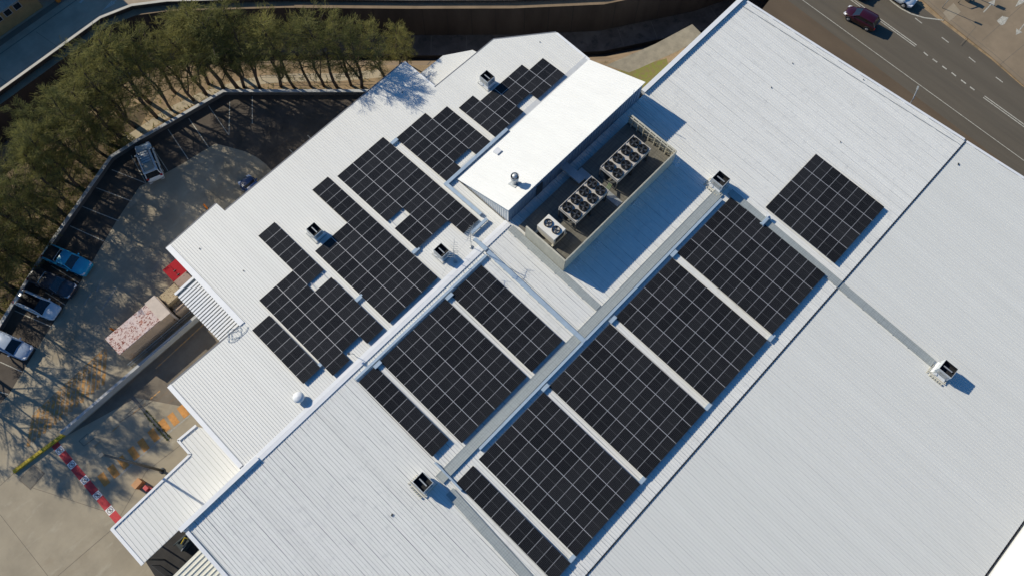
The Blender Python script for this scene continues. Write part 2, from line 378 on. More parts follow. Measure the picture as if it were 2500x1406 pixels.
struct(g.build('far_pavement', [pave_m, joint_m, mat('lighter slab', (.33, .27, .19), .9, var=.15)]))
g = MB(); g.flat(P2([(1535, 178), (1560, 168), (1650, 128), (1720, 90), (1690, 60), (1600, 108), (1480, 160)]), .006)
struct(g.build('kerb_path', mat('grey path', (.30, .26, .19), .9, var=.3, scale=1)))
g = MB(); g.flat([(45.2, 31.0), (48.9, 28.3), (51.3, 26.9), (54.0, 25.5), (52.6, 23.6), (44, 23.2)], .004); struct(g.build('lawn', grass_m))
g = MB()
pp = [G(x, y) for x, y in [(300, 350), (420, 270), (500, 232), (600, 203), (650, 195), (720, 190), (820, 190), (930, 180)]]
for a, b in zip(pp[:-1], pp[1:]): g.line(a, b, 1.1, .004)
struct(g.build('tree_strip_path', path_m))
g = MB(); litter_m = mat('leaf litter soil', (.15, .105, .055), .95, var=.5, scale=1.2, detail=9, bump=.4, bscale=8)
add_mix(litter_m, (.05, .05, .02), (.9, .9, 1), .5, .7, .8, seed=3)
ww = [Vector(p) for p in wall_w[:5]]; g.flat([tuple(p + Vector((-.35, .6))) for p in ww] + [(8.5, 64.5), (2, 66.2), (-12, 65.5), (-24, 62)], .003)
struct(g.build('tree_strip_ground', litter_m))
# markings
g = MB()
for a, b in [((509, 259), (559, 331)), ((561, 248), (559, 331)), ((616, 236), (616, 303)), ((461, 290), (509, 360)), ((410, 316), (460, 390)), ((364, 348), (410, 418)), ((273, 415), (357, 448)), ((320, 380), (357, 448)), ((235, 459), (322, 492)), ((202, 505), (290, 540)), ((171, 552), (253, 589)), ((125, 649), (193, 691)), ((111, 713), (159, 744)), ((34, 757), (125, 797)), ((0, 812), (91, 852)), ((0, 883), (54, 907)), ((751, 331), (760, 340)), ((707, 366), (716, 375)), ((-40, 945), (20, 962))]:
    g.line(G(*a), G(*b), .09, .012)
struct(g.build('ground_bay_lines', paint_w))
g = MB()
for a, b in [((248, 680), (236, 712)), ((285, 700), (247, 758)), ((222, 715), (206, 742)), ((335, 1120), (470, 1008))]: g.line(G(*a), G(*b), .16, .010)
g.line(G(290, 1163), G(335, 1120), .2, .010)
struct(g.build('ground_worn_lines', paint_faint))
g = MB()
for k in range(15):
    t = k / 14 * 1.08; a = Vector((258 + (96 - 258) * t, 852 + (1000 - 852) * t)); b = a + Vector((-6 - 8 * t, 88 - 10 * t))
    A = G(a.x, a.y); B = G(b.x, b.y); B.y = max(B.y, 41.0); g.line(A, B, .34, .010)
g.line(G(256, 850), G(82, 1010), .12, .012)
struct(g.build('ground_hatched_markings', paint_or_worn))
g = MB()
for i, (x, y) in enumerate([(253, 1169), (277, 1149), (300, 1127), (326, 1105), (350, 1085), (375, 1061), (401, 1037), (423, 1022), (447, 1003)]):
    c = G(x, y); g.flat([(c.x - .40, c.y - .66), (c.x + .26, c.y - .72), (c.x + .40, c.y + .60), (c.x - .28, c.y + .66)], .013)
struct(g.build('ground_block_markings', paint_or))
g = MB()
g.line((-11.3, 38.6), (-2.5, 38.9), .14, .012); g.line((-10.4, 33.5), (-2.2, 33.4), .3, .012)
for x0, x1 in [(-20.4, -19.6), (-18.2, -17.4), (-15.8, -14.2), (-13.6, -12.4)]: g.line((x0, 36.2 - .02 * x0), (x1, 36.2 - .02 * x1), .13, .012)
struct(g.build('ground_dock_lines', paint_or_worn))
dock_m = mat('oily dock concrete', (.19, .155, .115), .85, var=.35, scale=.6, detail=9)
add_mix(dock_m, (.26, .13, .05), (.4, 1.6, 1), .56, .75, .5)
g = MB(); g.flat([(-11.5, 33.1), (-2, 33.1), (-2, 39.4), (-17, 39.4), (-21.5, 39.4), (-14.5, 37.6)], .009); struct(g.build('dock_floor', dock_m))
# slab joints
g = MB()
for a, b in [((70, 1187), (265, 1250)), ((0, 1185), (36, 1152)), ((0, 1255), (118, 1406)), ((275, 1290), (140, 1406)), ((292, 1262), (357, 1150)), ((357, 1150), (455, 1075)), ((50, 1160), (70, 1187)), ((70, 1187), (101, 1164)), ((101, 1164), (80, 1135))]:
    g.line(G(*a), G(*b), .045, .008)
for a, b in [((193, 1076), (205, 1088)), ((205, 1088), (232, 1068)), ((193, 1076), (214, 1058)), ((292, 1030), (392, 966)), ((308, 1013), (378, 950)), ((392, 966), (405, 948))]:
    g.line(G(*a), G(*b), .07, .014)
struct(g.build('ground_slab_lines', joint_m))
# road paint
g = MB()
def rl(a, b, w): g.line(G(*a), G(*b), w, .012)
rl((1958, 0), (2500, 393), .085); rl((1958, 0), (1900, -42), .085)
for dx in (-.14, .14):
    for a, b in [((2080, 0), (2236, 113)), ((2402, 237), (2520, 322)), ((2080, 0), (2030, -38))]:
        A, B = G(*a), G(*b); A.x += dx; B.x += dx; g.line(A, B, .12, .012)
for a, b in [((2255, 128), (2265, 137)), ((2277, 145), (2288, 153)), ((2300, 162), (2311, 170)), ((2323, 178), (2334, 187)), ((2346, 196), (2358, 205)), ((2368, 213), (2379, 221))]: rl(a, b, .17)
for a, b in [((2234, 45), (2251, 58)), ((2299, 92), (2316, 105)), ((2365, 140), (2381, 153)), ((2431, 189), (2448, 202))]: rl(a, b, .13)
arc = [(2150, -25), (2177, 5), (2200, 22), (2225, 35), (2255, 44), (2285, 48), (2303, 50)]
for a, b in zip(arc[:-1], arc[1:]): rl(a, b, .17)
rl((2491, 186), (2500, 210), .2)
struct(g.build('road_markings', paint_w))
g = MB()
def arrow(tail, tip, w=.14, z=.142):
    A, B = G(*tail, .13), G(*tip, .13); d = (B - A); L = d.length; d.normalize(); n = Vector((-d.y, d.x, 0)); c = A + d * (L * .62)
    g.line(A, c, w, z); g.flat([c - n * .42, c + n * .42, B], z)
arrow((2502, 58), (2480, 86)); arrow((2401, 31), (2430, 0)); arrow((2530, -30), (2478, 18), .2)
g.flat(P2([(2433, 52), (2447, 40), (2462, 44), (2452, 60), (2444, 63)], .13), .140)
struct(g.build('pavement_arrow_markings', paint_w))
# red strip with pedestrian prohibition squares
g = MB()
A = [(-23.24, 39.6), (-22.5, 39.6), (-22.5, 29.0), (-23.24, 29.0)]
g.flat(A, .012, 0)
strip = g.build('no_walking_strip', [paint_red])
tag(strip, 'red painted strip with five white no-walking squares across the yard', 'floor marking')
def sign_sq(px, py):
    c = G(px, py); x, y = c.x + (-22.87 - c.x), c.y; m = MB(); z = .016
    m.flat([(x - .36, y - .34), (x + .36, y - .34), (x + .36, y + .34), (x - .36, y + .34)], z, 0)
    z += .004; n = 24
    for k in range(n):
        a0, a1 = 2 * math.pi * k / n, 2 * math.pi * (k + 1) / n
        m.face([(x + r * math.cos(a), y + r * math.sin(a), z) for r, a in ((.24, a0), (.29, a0), (.29, a1), (.24, a1))], 1)
    # walking figure drawn with a few strokes, feet towards the building
    S = lambda u, v: (x + u * .82, y + v * .82)
    m.disc((x + .02, y + .155, z), .038, 10, 1)
    m.line(S(.02, .13), S(-.01, -.03), .06, z, 1); m.line(S(-.01, -.03), S(.09, -.2), .04, z + .001, 1); m.line(S(-.01, -.03), S(-.1, -.19), .04, z + .002, 1)
    m.line(S(.02, .11), S(.12, .0), .03, z + .001, 1); m.line(S(.02, .11), S(-.1, .03), .03, z + .002, 1)
    m.line((x - .19, y + .19), (x + .19, y - .19), .045, z + .004, 1)
    o = m.build('prohibition_square', [sq_white, mat_sign]); o.parent = strip
sq_white = mat('square white paint', (.80, .78, .74), .7, var=.1, scale=6)
mat_sign = mat('sign line', (.10, .05, .05), .8)
for p in [(147, 1098), (176, 1133), (206, 1172), (237, 1209), (267, 1247)]: sign_sq(*p)
# ------------------------------------------------------------------ warehouse
WH = thing('warehouse', 'large warehouse with white ribbed metal roofs, penthouse and canopies filling the scene', 'building')
def ribs(mb, poly, zf, pitch, w, h, phase=0.0, axis='y', mi=0, inset=.06):
    ai = 0 if axis == 'y' else 1; bi = 1 - ai
    lo = min(p[ai] for p in poly); hi = max(p[ai] for p in poly); c = math.ceil((lo - phase) / pitch) * pitch + phase
    while c < hi - w:
        if c > lo + w:
            ys = []
            for i in range(len(poly)):
                a, b = poly[i], poly[(i + 1) % len(poly)]
                if (a[ai] - c) * (b[ai] - c) < 0: ys.append(a[bi] + (b[bi] - a[bi]) * (c - a[ai]) / (b[ai] - a[ai]))
            ys.sort()
            for y0, y1 in zip(ys[::2], ys[1::2]):
                y0 += inset; y1 -= inset
                if y1 - y0 < .2: continue
                vs = []
                for y in (y0, y1):
                    for off, hh in ((-w / 2, -.002), (-w / 4, h), (w / 4, h), (w / 2, -.002)):
                        q = (c + off, y) if axis == 'y' else (y, c + off)
                        vs.append((q[0], q[1], zf(*((c, y) if axis == 'y' else (y, c))) + hh))
                f = [(0, 1, 5, 4), (1, 2, 6, 5), (2, 3, 7, 6), (3, 2, 1, 0), (4, 5, 6, 7)]
                if axis == 'y': f = [t[::-1] for t in f]
                mb.mesh(vs, f, mi)
        c += pitch
def roof(name, poly, zf, pitch, w, h, m, axis='y', th=.1, phase=0.0, parent=WH):
    mb = MB(); mb.prism(poly, lambda x, y: zf(x, y) - th, zf); ribs(mb, poly, zf, pitch, w, h, phase, axis)
    return mb.build(name, m, parent)
zl = lambda x, y: 7.6 - (y - RIDGE) * .05
zrr = lambda x, y: 7.6 - (RIDGE - y) * .036
zfar = lambda x, y: 7.6 - (RIDGE - y) * .036 - .10
left_poly = [(-2.2, 44.4), (4.35, 44.7), (4.4, 43.4), (29.1, 43.46), (29.2, 38.6), (37.9, 38.4), (43.3, 34.0), (43.0, 28.95), (22.95, 28.95), (22.95, RIDGE), (-10.6, RIDGE), (-10.57, 32.9), (-2.2, 32.7)]
roof('roof', left_poly, zl, .26, .05, .05, white_left)
xr = lambda y: 60.75 + (21.8 - y) * .108
right_poly = [(-17.25, RIDGE), (-17.25, STEP_Y), (xr(STEP_Y), STEP_Y), (xr(21.8), RIDGE)]
roof('roof', right_poly, zrr, .30, .05, .05, white_right)
far_poly = [(-17.25, STEP_Y), (-17.25, -31.1), (xr(-31.1), -31.1), (xr(STEP_Y), STEP_Y)]
roof('roof', far_poly, zfar, .30, .05, .045, white_far)
# flashings
def cap(name, a, b, w, zfun, up=.06, th=.03, m=white_trim, drop=0):
    mb = MB(); a = Vector((*a, zfun(*a) + up)); b = Vector((*b, zfun(*b) + up)); mb.bar(a, b, w, th); return mb.build(name, m, WH)
mb = MB(); mb.obox((6.2, 21.60, 7.665), (33.6, 0, 0), (0, .36, .013), (0, 0, .02)); mb.obox((6.2, 21.98, 7.662), (33.6, 0, 0), (0, .38, -.018), (0, 0, .02))
mb.build('ridge_cap', white_trim, WH)
cap('barge_cap', (-1.95, 44.4), (-1.95, 32.7), .55, zl, .075)
cap('barge_cap', (-10.4, 32.9), (-10.4, 22.3), .42, zl, .075)
cap('barge_cap', (-17.1, 21.3), (-17.1, -5.7), .34, zrr, .16, .1)
cap('barge_cap', (29.2, 43.4), (29.2, 38.7), .16, zl, .05)
cap('barge_cap', (43.15, 33.9), (42.95, 28.95), .3, zl, .06)
cap('barge_cap', (xr(21.6) - .1, 21.5), (xr(-5.6) - .1, -5.6), .26, zrr, .07, .05)
cap('barge_cap', (xr(-5.9) - .1, -5.9), (xr(-31) - .1, -31), .26, zfar, .07, .05)
cap('edge_trim', (xr(21.6) - .95, 21.5), (xr(-5.6) - .95, -5.6), .05, zrr, .06, .03, galv)
for a, b in [((-2.2, 44.47), (4.3, 44.77)), ((4.5, 43.48), (29.0, 43.53)), ((29.3, 38.65), (37.85, 38.47)), ((37.9, 38.5), (43.3, 34.1)), ((-10.5, 33.0), (-2.3, 32.8))]:
    cap('gutter', a, b, .16, zl, -.07, .12, mat('gutter grey', (.16, .165, .18), .6) if a[0] == -2.2 else bpy.data.materials['gutter grey'])
mb = MB(); mb.box(-17.4, -8.9, 21.66, 22.0, 3.5, 7.84); mb.box(-17.45, -8.85, 21.6, 22.04, 7.84, 7.88); mb.build('parapet', white_trim, WH)
mb = MB(); mb.box(43.75, xr(22) + .2, 21.85, 22.25, 3.5, 7.86); mb.box(43.7, xr(22) + .25, 21.8, 22.3, 7.86, 7.90); mb.build('parapet', white_trim, WH)
mb = MB(); mb.obox(((xr(STEP_Y) - 17.25) / 2, STEP_Y - .06, zfar(0, STEP_Y) + .04), (xr(STEP_Y) + 17.0, 0, 0), (0, .11, 0), (0, 0, .07)); mb.build('step_shadow_strip', dark, WH)  # dark strip stands for the shadow under the roof step
# walls
mb = MB()
wl = [(-1.9, 44.1), (4.1, 44.3), (4.2, 43.0), (28.8, 43.1), (28.9, 38.3), (37.7, 38.1), (42.9, 33.7), (42.7, 22.4), (60.3, 22.3), (63.0, -5.7), (65.5, -31), (-17.0, -31), (-17.0, 21.5), (-10.3, 21.7), (-10.3, 32.5), (-1.9, 32.4)]
ztop = lambda x, y: min(zl(x, y), zrr(x, y), zfar(x, y) if y < STEP_Y else 99) - .12
for a, b in zip(wl, wl[1:] + wl[:1]):
    mb.face([(a[0], a[1], -.2), (a[0], a[1], ztop(*a)), (b[0], b[1], ztop(*b)), (b[0], b[1], -.2)])
mb.build('wall', white_wall, WH)
# penthouse
zt = lambda x, y: 10.45 + (22.1 - y) * (10.45 - 7.36) / (28.95 - 22.1)
roof('penthouse_roof', [(22.95, 21.7), (42.95, 21.7), (42.95, 28.98), (22.95, 28.98)], zt, .30, .045, .03, white_tower)
cap('penthouse_flashing', (22.8, 29.35), (43.0, 29.2), .75, zl, .05, .03, mat('flashing grey white', (.62, .625, .62), .5, var=.15, scale=1.5))
front_m = mat('shade blue wall sheet', (.20, .28, .38), .6, var=.12, scale=1)  # white sheet tinted blue grey to paint in its skylit shade
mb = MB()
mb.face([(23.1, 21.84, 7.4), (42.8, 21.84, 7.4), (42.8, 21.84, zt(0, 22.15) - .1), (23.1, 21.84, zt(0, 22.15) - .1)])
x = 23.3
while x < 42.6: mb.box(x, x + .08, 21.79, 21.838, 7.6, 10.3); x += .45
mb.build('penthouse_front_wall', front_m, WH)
side_m = mat('white wall sheet', (.80, .80, .78), .5, var=.04, scale=1)
for x, sgn in ((23.1, -1), (42.8, 1)):
    mb = MB(); P = [(x, 21.84, 7.3), (x, 21.84, zt(0, 22.15) - .1), (x, 28.9, zt(0, 28.9) - .1), (x, 28.9, 7.0)]; mb.face(P if sgn < 0 else P[::-1])
    y = 22.2
    while y < 28:
        if zt(0, y) - .15 > zl(0, y) + .1: mb.box(min(x, x + .03 * sgn), max(x, x + .03 * sgn), y, y + .07, zl(0, y) - .05 if sgn < 0 else 7, zt(0, y) - .13)
        y += .3
    mb.build('penthouse_end_wall', side_m, WH)
mb = MB(); mb.box(27.0, 27.9, 21.75, 21.785, 7.65, 9.6); mb.build('penthouse_door', steel_dark, WH)
mb = MB()
mb.box(27.5, 28.15, 27.65, 28.25, zt(0, 28) - .05, zt(0, 28) + .35); mb.build('roof_hatch', white_trim, WH)
# awning over the dock (ribs run along x, deep)
zaw = lambda x, y: 6.15 + (x + 4.4) * .08
mb = MB(); pol = [(-4.4, 33.1), (-2.15, 32.9), (-2.15, 40.2), (-4.5, 40.2)]; mb.prism(pol, lambda x, y: zaw(x, y) - .22, lambda x, y: zaw(x, y) - .17, 1)
y = 33.35
while y < 39.9:
    mb.obox((-3.4, y, 6.17), (2.3, 0, .184), (0, .2, 0), (0, 0, .12)); y += .33
mb.obox((-3.35, 40.15, 6.2), (2.5, 0, .2), (0, .25, 0), (0, 0, .14))
mb.build('awning', [white_trim, mat('awning pan', (.34, .36, .33), .6)], WH)
# canopy over the yard
zc = lambda x, y: 4.45 + (27 - y) * .02
can = [(-22.4, 27.3), (-13.4, 27.5), (-13.35, 29.3), (-11.4, 29.2), (-10.7, 28.0), (-10.7, 22.95), (-22.3, 22.95)]
roof('canopy_roof', can, zc, .42, .06, .05, white_left)
mb = MB(); pl = [(-22.45, 27.35), (-13.42, 27.55), (-13.4, 29.38), (-11.35, 29.28)]
for a, b in zip(pl[:-1], pl[1:]): mb.bar((*a, 4.47), (*b, 4.47), .22, .14)
mb.bar((-22.4, 27.4, 4.47), (-22.3, 22.9, 4.55), .3, .14)
mb.build('canopy_fascia', white_trim, WH)
mb = MB()
for x, y in [(-22.1, 27.0), (-17.7, 27.1), (-13.6, 27.2), (-22.0, 23.2), (-17.8, 23.2)]: mb.box(x - .06, x + .06, y - .06, y + .06, 0, 4.4)
mb.build('canopy_post', steel_dark, WH)
mb = MB(); pol = [(-21.3, 20.5), (-18.4, 20.5), (-17.45, 19.6), (-17.45, 12), (-23.0, 12), (-22.8, 18.9)]
roof('lean_to_roof', [(-21.35, 20.45), (-17.5, 20.45), (-17.5, 11), (-21.35, 11)], lambda x, y: 4.0 + (x + 17.5) * .05, .42, .1, .08, mat('cream lean to sheet', (.74, .72, .62), .5, var=.1), axis='x')
# sloped white fascia beyond the far gutter
mb = MB()
mb.box(-17, 66, -31.38, -31.12, 4.6, 5.15, 1)
mb.face([(-17, -31.42, 5.75), (66, -31.42, 5.75), (66, -34.2, 7.75), (-17, -34.2, 7.75)]); mb.face([(-17, -31.42, 5.75), (-17, -31.42, 2), (66, -31.42, 2), (66, -31.42, 5.75)]); mb.face([(-17, -34.2, 7.75), (66, -34.2, 7.75), (66, -34.2, 0), (-17, -34.2, 0)])
fas = mb.build('far_fascia', [white_tower, mat('gutter rust', (.10, .075, .06), .9, var=.5, scale=3)], WH)
# ------------------------------------------------------------------ solar arrays
PV, PU = 2.13, 1.0798
pm = MB(); a, b, t = 2.094 / 2, 1.054 / 2, .035
pm.mesh([(-a, -b, -t), (a, -b, -t), (a, b, -t), (-a, b, -t), (-a, -b, 0), (a, -b, 0), (a, b, 0), (-a, b, 0)], [(3, 2, 1, 0), (0, 1, 5, 4), (1, 2, 6, 5), (2, 3, 7, 6), (3, 0, 4, 7)], 1)
e = .014
pm.mesh([(-a, -b, 0), (a, -b, 0), (a, b, 0), (-a, b, 0), (-a + e, -b + e, 0), (a - e, -b + e, 0), (a - e, b - e, 0), (-a + e, b - e, 0)], [(0, 1, 5, 4), (1, 2, 6, 5), (2, 3, 7, 6), (3, 0, 4, 7)], 1)
pm.face([(-a + e, -b + e, 0), (a - e, -b + e, 0), (a - e, b - e, 0), (-a + e, b - e, 0)], 0)
proto_panel = pm.build('panel', [cells, black_frame]); panel_mesh = proto_panel.data; bpy.data.objects.remove(proto_panel)
sm_ = MB(); sm_.box(-1.045, 1.045, -.013, .013, -.006, .006); sm_o = sm_.build('clamp_strip', alu); strip_mesh = sm_o.data; bpy.data.objects.remove(sm_o)
def array(label, X, Y, rows, e1):
    """rows: list over v (lower-left to upper-right) of lists of (u0, u1) panel runs"""
    nu = max(r[1] for row in rows for r in row); z0 = zr(Y) + .13; z1 = zr(Y - nu * PU) + e1
    sl = math.atan2(z1 - z0, nu * PU)
    t = thing('solar_array', label, 'solar array', (X, Y, z0), 0, 'solar arrays on the warehouse roof')
    zz = lambda u: u * (z1 - z0) / nu
    has = lambda v, u: 0 <= v < len(rows) and any(r[0] <= u < r[1] for r in rows[v])
    for v, row in enumerate(rows):
        for u0, u1 in row:
            for u in range(u0, u1):
                p = bpy.data.objects.new('panel', panel_mesh); COL.objects.link(p); p.parent = t
                p.location = ((v + .5) * PV, -(u + .5) * PU, zz(u + .5)); p.rotation_euler = (-sl, 0, 0)
            for u in range(u0 + 1, u1):
                p = bpy.data.objects.new('clamp_strip', strip_mesh); COL.objects.link(p); p.parent = t; p.location = ((v + .5) * PV, -u * PU, zz(u) - .006)
            # support frame under the raised edge
            mb = MB()
            mb.bar((v * PV + .1, -u1 * PU + .06, zz(u1) - .055), ((v + 1) * PV - .1, -u1 * PU + .06, zz(u1) - .055), .04, .04)
            mb.build('support_beam', alu, t)
            for dx in (.35, 1.78):
                zroof = zr(Y - u1 * PU) - z0; m2 = MB(); m2.box(v * PV + dx - .025, v * PV + dx + .025, -u1 * PU + .04, -u1 * PU + .09, zroof, zz(u1) - .05); m2.build('support_leg', alu, t)
    for v in range(1, len(rows)):
        us = [u for u in range(nu) if has(v, u) and has(v - 1, u)]
        if not us: continue
        runs = []; s = us[0]
        for i, u in enumerate(us):
            if i + 1 == len(us) or us[i + 1] != u + 1: runs.append((s, u + 1)); s = us[i + 1] if i + 1 < len(us) else None
        for s0, s1 in runs:
            mb = MB(); A = Vector((v * PV, -s0 * PU - .02, zz(s0) - .004)); B = Vector((v * PV, -s1 * PU + .02, zz(s1) - .004)); mb.bar(A, B, .04, .014); mb.build('rail', alu, t)
    # rail stubs left showing in the gaps of a run
    for v, row in enumerate(rows):
        for (a0, a1), (b0, b1) in zip(row[:-1], row[1:]):
            for dx in (.35, 1.78): mb = MB(); mb.bar((v * PV + dx, -a1 * PU, zz(a1) - .07), (v * PV + dx, -b0 * PU, zz(b0) - .07), .04, .04); mb.build('rail', alu, t)
    return t
full = lambda n, v: [[(0, n)]] * v
ER, EL = .36, .30
array('square solar array of four by eight panels standing alone beside the long service walkway', 42.473, 4.56, full(8, 4), ER)
array('large solar array of four by eleven panels beside the roof cooler where two walkways meet', 32.399, 7.769, full(11, 4), ER)
array('large solar array of four by eleven panels, second along the central walkway from above', 23.161, 7.76, full(11, 4), ER)
array('large solar array of four by eleven panels, third along the central walkway from above', 13.891, 7.726, full(11, 4), ER)
array('large solar array of four by eleven panels beside the single column array at the bottom', 4.689, 7.726, full(11, 4), ER)
array('single column solar array of eleven panels at the bottom beside the grey walkway', 1.863, 7.699, full(11, 1), ER)
array('solar array two panels wide and ten long beside the blue cable duct', 13.72, 20.535, full(10, 2), .33)
array('solar array four panels wide and ten long between ridge and central walkway', 4.626, 20.549, full(10, 4), .33)
array('single column solar array of nine panels between ridge and the lower roof vent', 1.944, 20.517, full(9, 1), .33)
array('short single column solar array of seven panels above the small white dome vent', -1.695, 31.508, full(7, 1), EL)
array('notched solar array with two panels missing, beside the short column of seven', .68, 38.737, [[(5, 15)], [(5, 14)], [(0, 7), (8, 15)]], EL)
array('solar array with one column reaching five panels higher, between two tall roof vents', 7.733, 38.734, [[(5, 15)], [(5, 15)], [(0, 15)]], EL)
array('wide solar array with a one panel gap, wrapped by the duct at the penthouse corner', 14.778, 38.073, [[(0, 7), (8, 11)], [(0, 11)], [(0, 13)]], EL)
array('stepped solar array three columns wide ending at the duct behind the penthouse', 21.942, 36.98, [[(0, 7)], [(0, 6)], [(1, 7)]], EL)
array('staircase shaped solar array of five short columns near the top roof vent', 29.019, 34.87, [[(0, 5)], [(1, 5)], [(1, 4)], [(1, 5)], [(2, 5)]], EL)
# ------------------------------------------------------------------ cable trays, ducts, walkways
def tray(label, pts, w=.26, h=.16, lift=.12, m=tray_m, name='cable_tray', feet=True):
    P = [Vector((x, y, zr(y) + lift + h / 2)) for x, y in pts]; mb = MB()
    for a, b in zip(P[:-1], P[1:]): mb.bar(a, b, w, h)
    for p in P[1:-1]: mb.box(p.x - w / 2 - .02, p.x + w / 2 + .02, p.y - w / 2 - .02, p.y + w / 2 + .02, p.z - h / 2 - .004, p.z + h / 2 + .004)
    t = thing(name, label, 'cable tray'); mb.build('tray_cover', m, t)
    if feet:
        m2 = MB()
        for a, b in zip(P[:-1], P[1:]):
            n = max(2, int((b - a).length / 1.1)); d = (b - a).normalized(); s = Vector((-d.y, d.x, 0))
            for k in range(n + 1):
                q = a + (b - a) * k / n; m2.obox((q.x, q.y, q.z - h / 2 - lift / 2), s * (w + .02), d * .05, (0, 0, lift - .01))
        m2.build('tray_foot', alu, t)
    return t
tray('long pale cable tray running along the ridge above the upper edges of the middle arrays', [(1.9, 20.85), (19.0, 20.85)], .24, .14)
tray('wide blue grey cable duct crossing from the ridge to the central walkway', [(19.35, 21.0), (19.35, 8.2)], .42, .2, .15)
tray('long cable tray beside the central walkway above the large arrays', [(5.4, 8.28), (40.0, 8.28)], .26, .14)
tray('cable tray bent around the wide solar array beside the penthouse', [(30.6, 29.25), (21.75, 29.25), (21.75, 24.3)], .34, .2, .14)
tray('short raised cable duct beside the antenna masts at the ridge', [(21.8, 23.5), (19.6, 23.5)], .3, .2, .2)
tray('cable tray bridging the ridge between the short duct and blue duct', [(19.4, 22.9), (19.4, 21.2)], .36, .16, .22)
tray('thin cable tray crossing the central walkway near the bottom roof vent', [(-.4 + 2.2, 10.3), (1.75, 6.9)], .17, .14, .2)
def stub(px, py, n, side, lab):
    p = GR(px, py, .15); t = thing('tray_bridge', lab, 'cable tray', (p.x, p.y, zr(p.y)), 0, 'short tray bridges between arrays')
    mb = MB(); mb.box(-.42, .42, -.18, .18, .16, .26); mb.build('tray_cover', tray_m, t); m2 = MB(); m2.box(-.4, -.34, -.15, .15, 0, .16); m2.box(.34, .4, -.15, .15, 0, .16); m2.build('tray_foot', alu, t)
for px, py, lab in [(1645, 620, 'top of the gap between the first and second large arrays'), (1496, 780, 'top of the gap between the second and third large arrays'), (1331, 946, 'top of the gap between the third and fourth large arrays'),
                    (1883, 824, 'foot of the gap between the first and second large arrays'), (1728, 993, 'foot of the gap between the second and third large arrays'), (1567, 1173, 'foot of the gap between the third and fourth large arrays'), (1397, 1362, 'foot of the gap beside the bottom single column array'),
                    (1097, 724, 'top of the gap between the two middle arrays'), (922, 890, 'top of the gap beside the nine panel column'), (963, 346, 'top of the gap beside the stepped array'), (1015, 612, 'bottom of the gap beside the wide array'), (877, 728, 'gap between the notched array and the next array'), (780, 892, 'foot of the narrow gap beside the seven panel column')]:
    stub(px, py, 0, 0, 'short tray bridge at the ' + lab)
p = GR(1868, 540, .2); t = thing('pipe_bridge', 'small steel bridge carrying cables over the long walkway beside the square array', 'cable tray', (p.x, p.y, zr(p.y)))
mb = MB(); mb.box(-.62, .62, -.16, .16, .3, .42); mb.box(-.6, -.45, -.25, .25, 0, .3); mb.box(.45, .6, -.25, .25, 0, .3); bevel(mb.build('bridge_cover', tray_m, t), .02)
mb = MB(); mb.box(.35, .62, .05, .25, .42, .55); mb.build('cable_entry', white_trim, t)
def walkway(label, a, b, w):
    A = Vector((*a, zr(a[1]) + .13)); B = Vector((*b, zr(b[1]) + .13)); t = thing('roof_walkway', label, 'walkway', (0, 0, 0), 0, 'mesh walkways on the roof')
    mb = MB(); d = (B - A).normalized(); n = Vector((-d.y, d.x, 0))
    # cross the roof step in two spans
    if (a[1] - STEP_Y) * (b[1] - STEP_Y) < 0:
        f = (STEP_Y - a[1]) / (b[1] - a[1]); Mx = a[0] + (b[0] - a[0]) * f
        spans = [(A, Vector((Mx, STEP_Y, zrr(0, STEP_Y) + .13))), (Vector((Mx, STEP_Y, zfar(0, STEP_Y) + .13)), B)]
    else: spans = [(A, B)]
    for p, q in spans:
        mb.bar(p, q, w, .03)
        for s in (-1, 1): mb.bar(p + n * s * (w / 2 + .02), q + n * s * (w / 2 + .02), .04, .07)
    mb.build('mesh_deck', grate_m, t)
    m2 = MB(); L = (B - A).length
    for k in range(int(L / 1.8)):
        q = A + d * (k + .5) * 1.8; m2.obox((q.x, q.y, zr(q.y) + .07), n * (w + .16), d * .06, (0, 0, .08))
    m2.build('bearer', galv, t)
walkway('long central mesh walkway between the middle arrays and the four large arrays', (1.0, 8.95), (40.5, 8.95), .85)
walkway('mesh walkway running from the corner vent past the square array to the far vent', (41.25, 8.2), (41.2, -16.9), .72)
walkway('mesh walkway leading from the bottom vent down out of the picture', (.95, 7.6), (.45, -5.5), .78)
walkway('mesh walkway below the plant screen reaching down to the central walkway', (22.75, 21.2), (22.75, 9.5), .62)
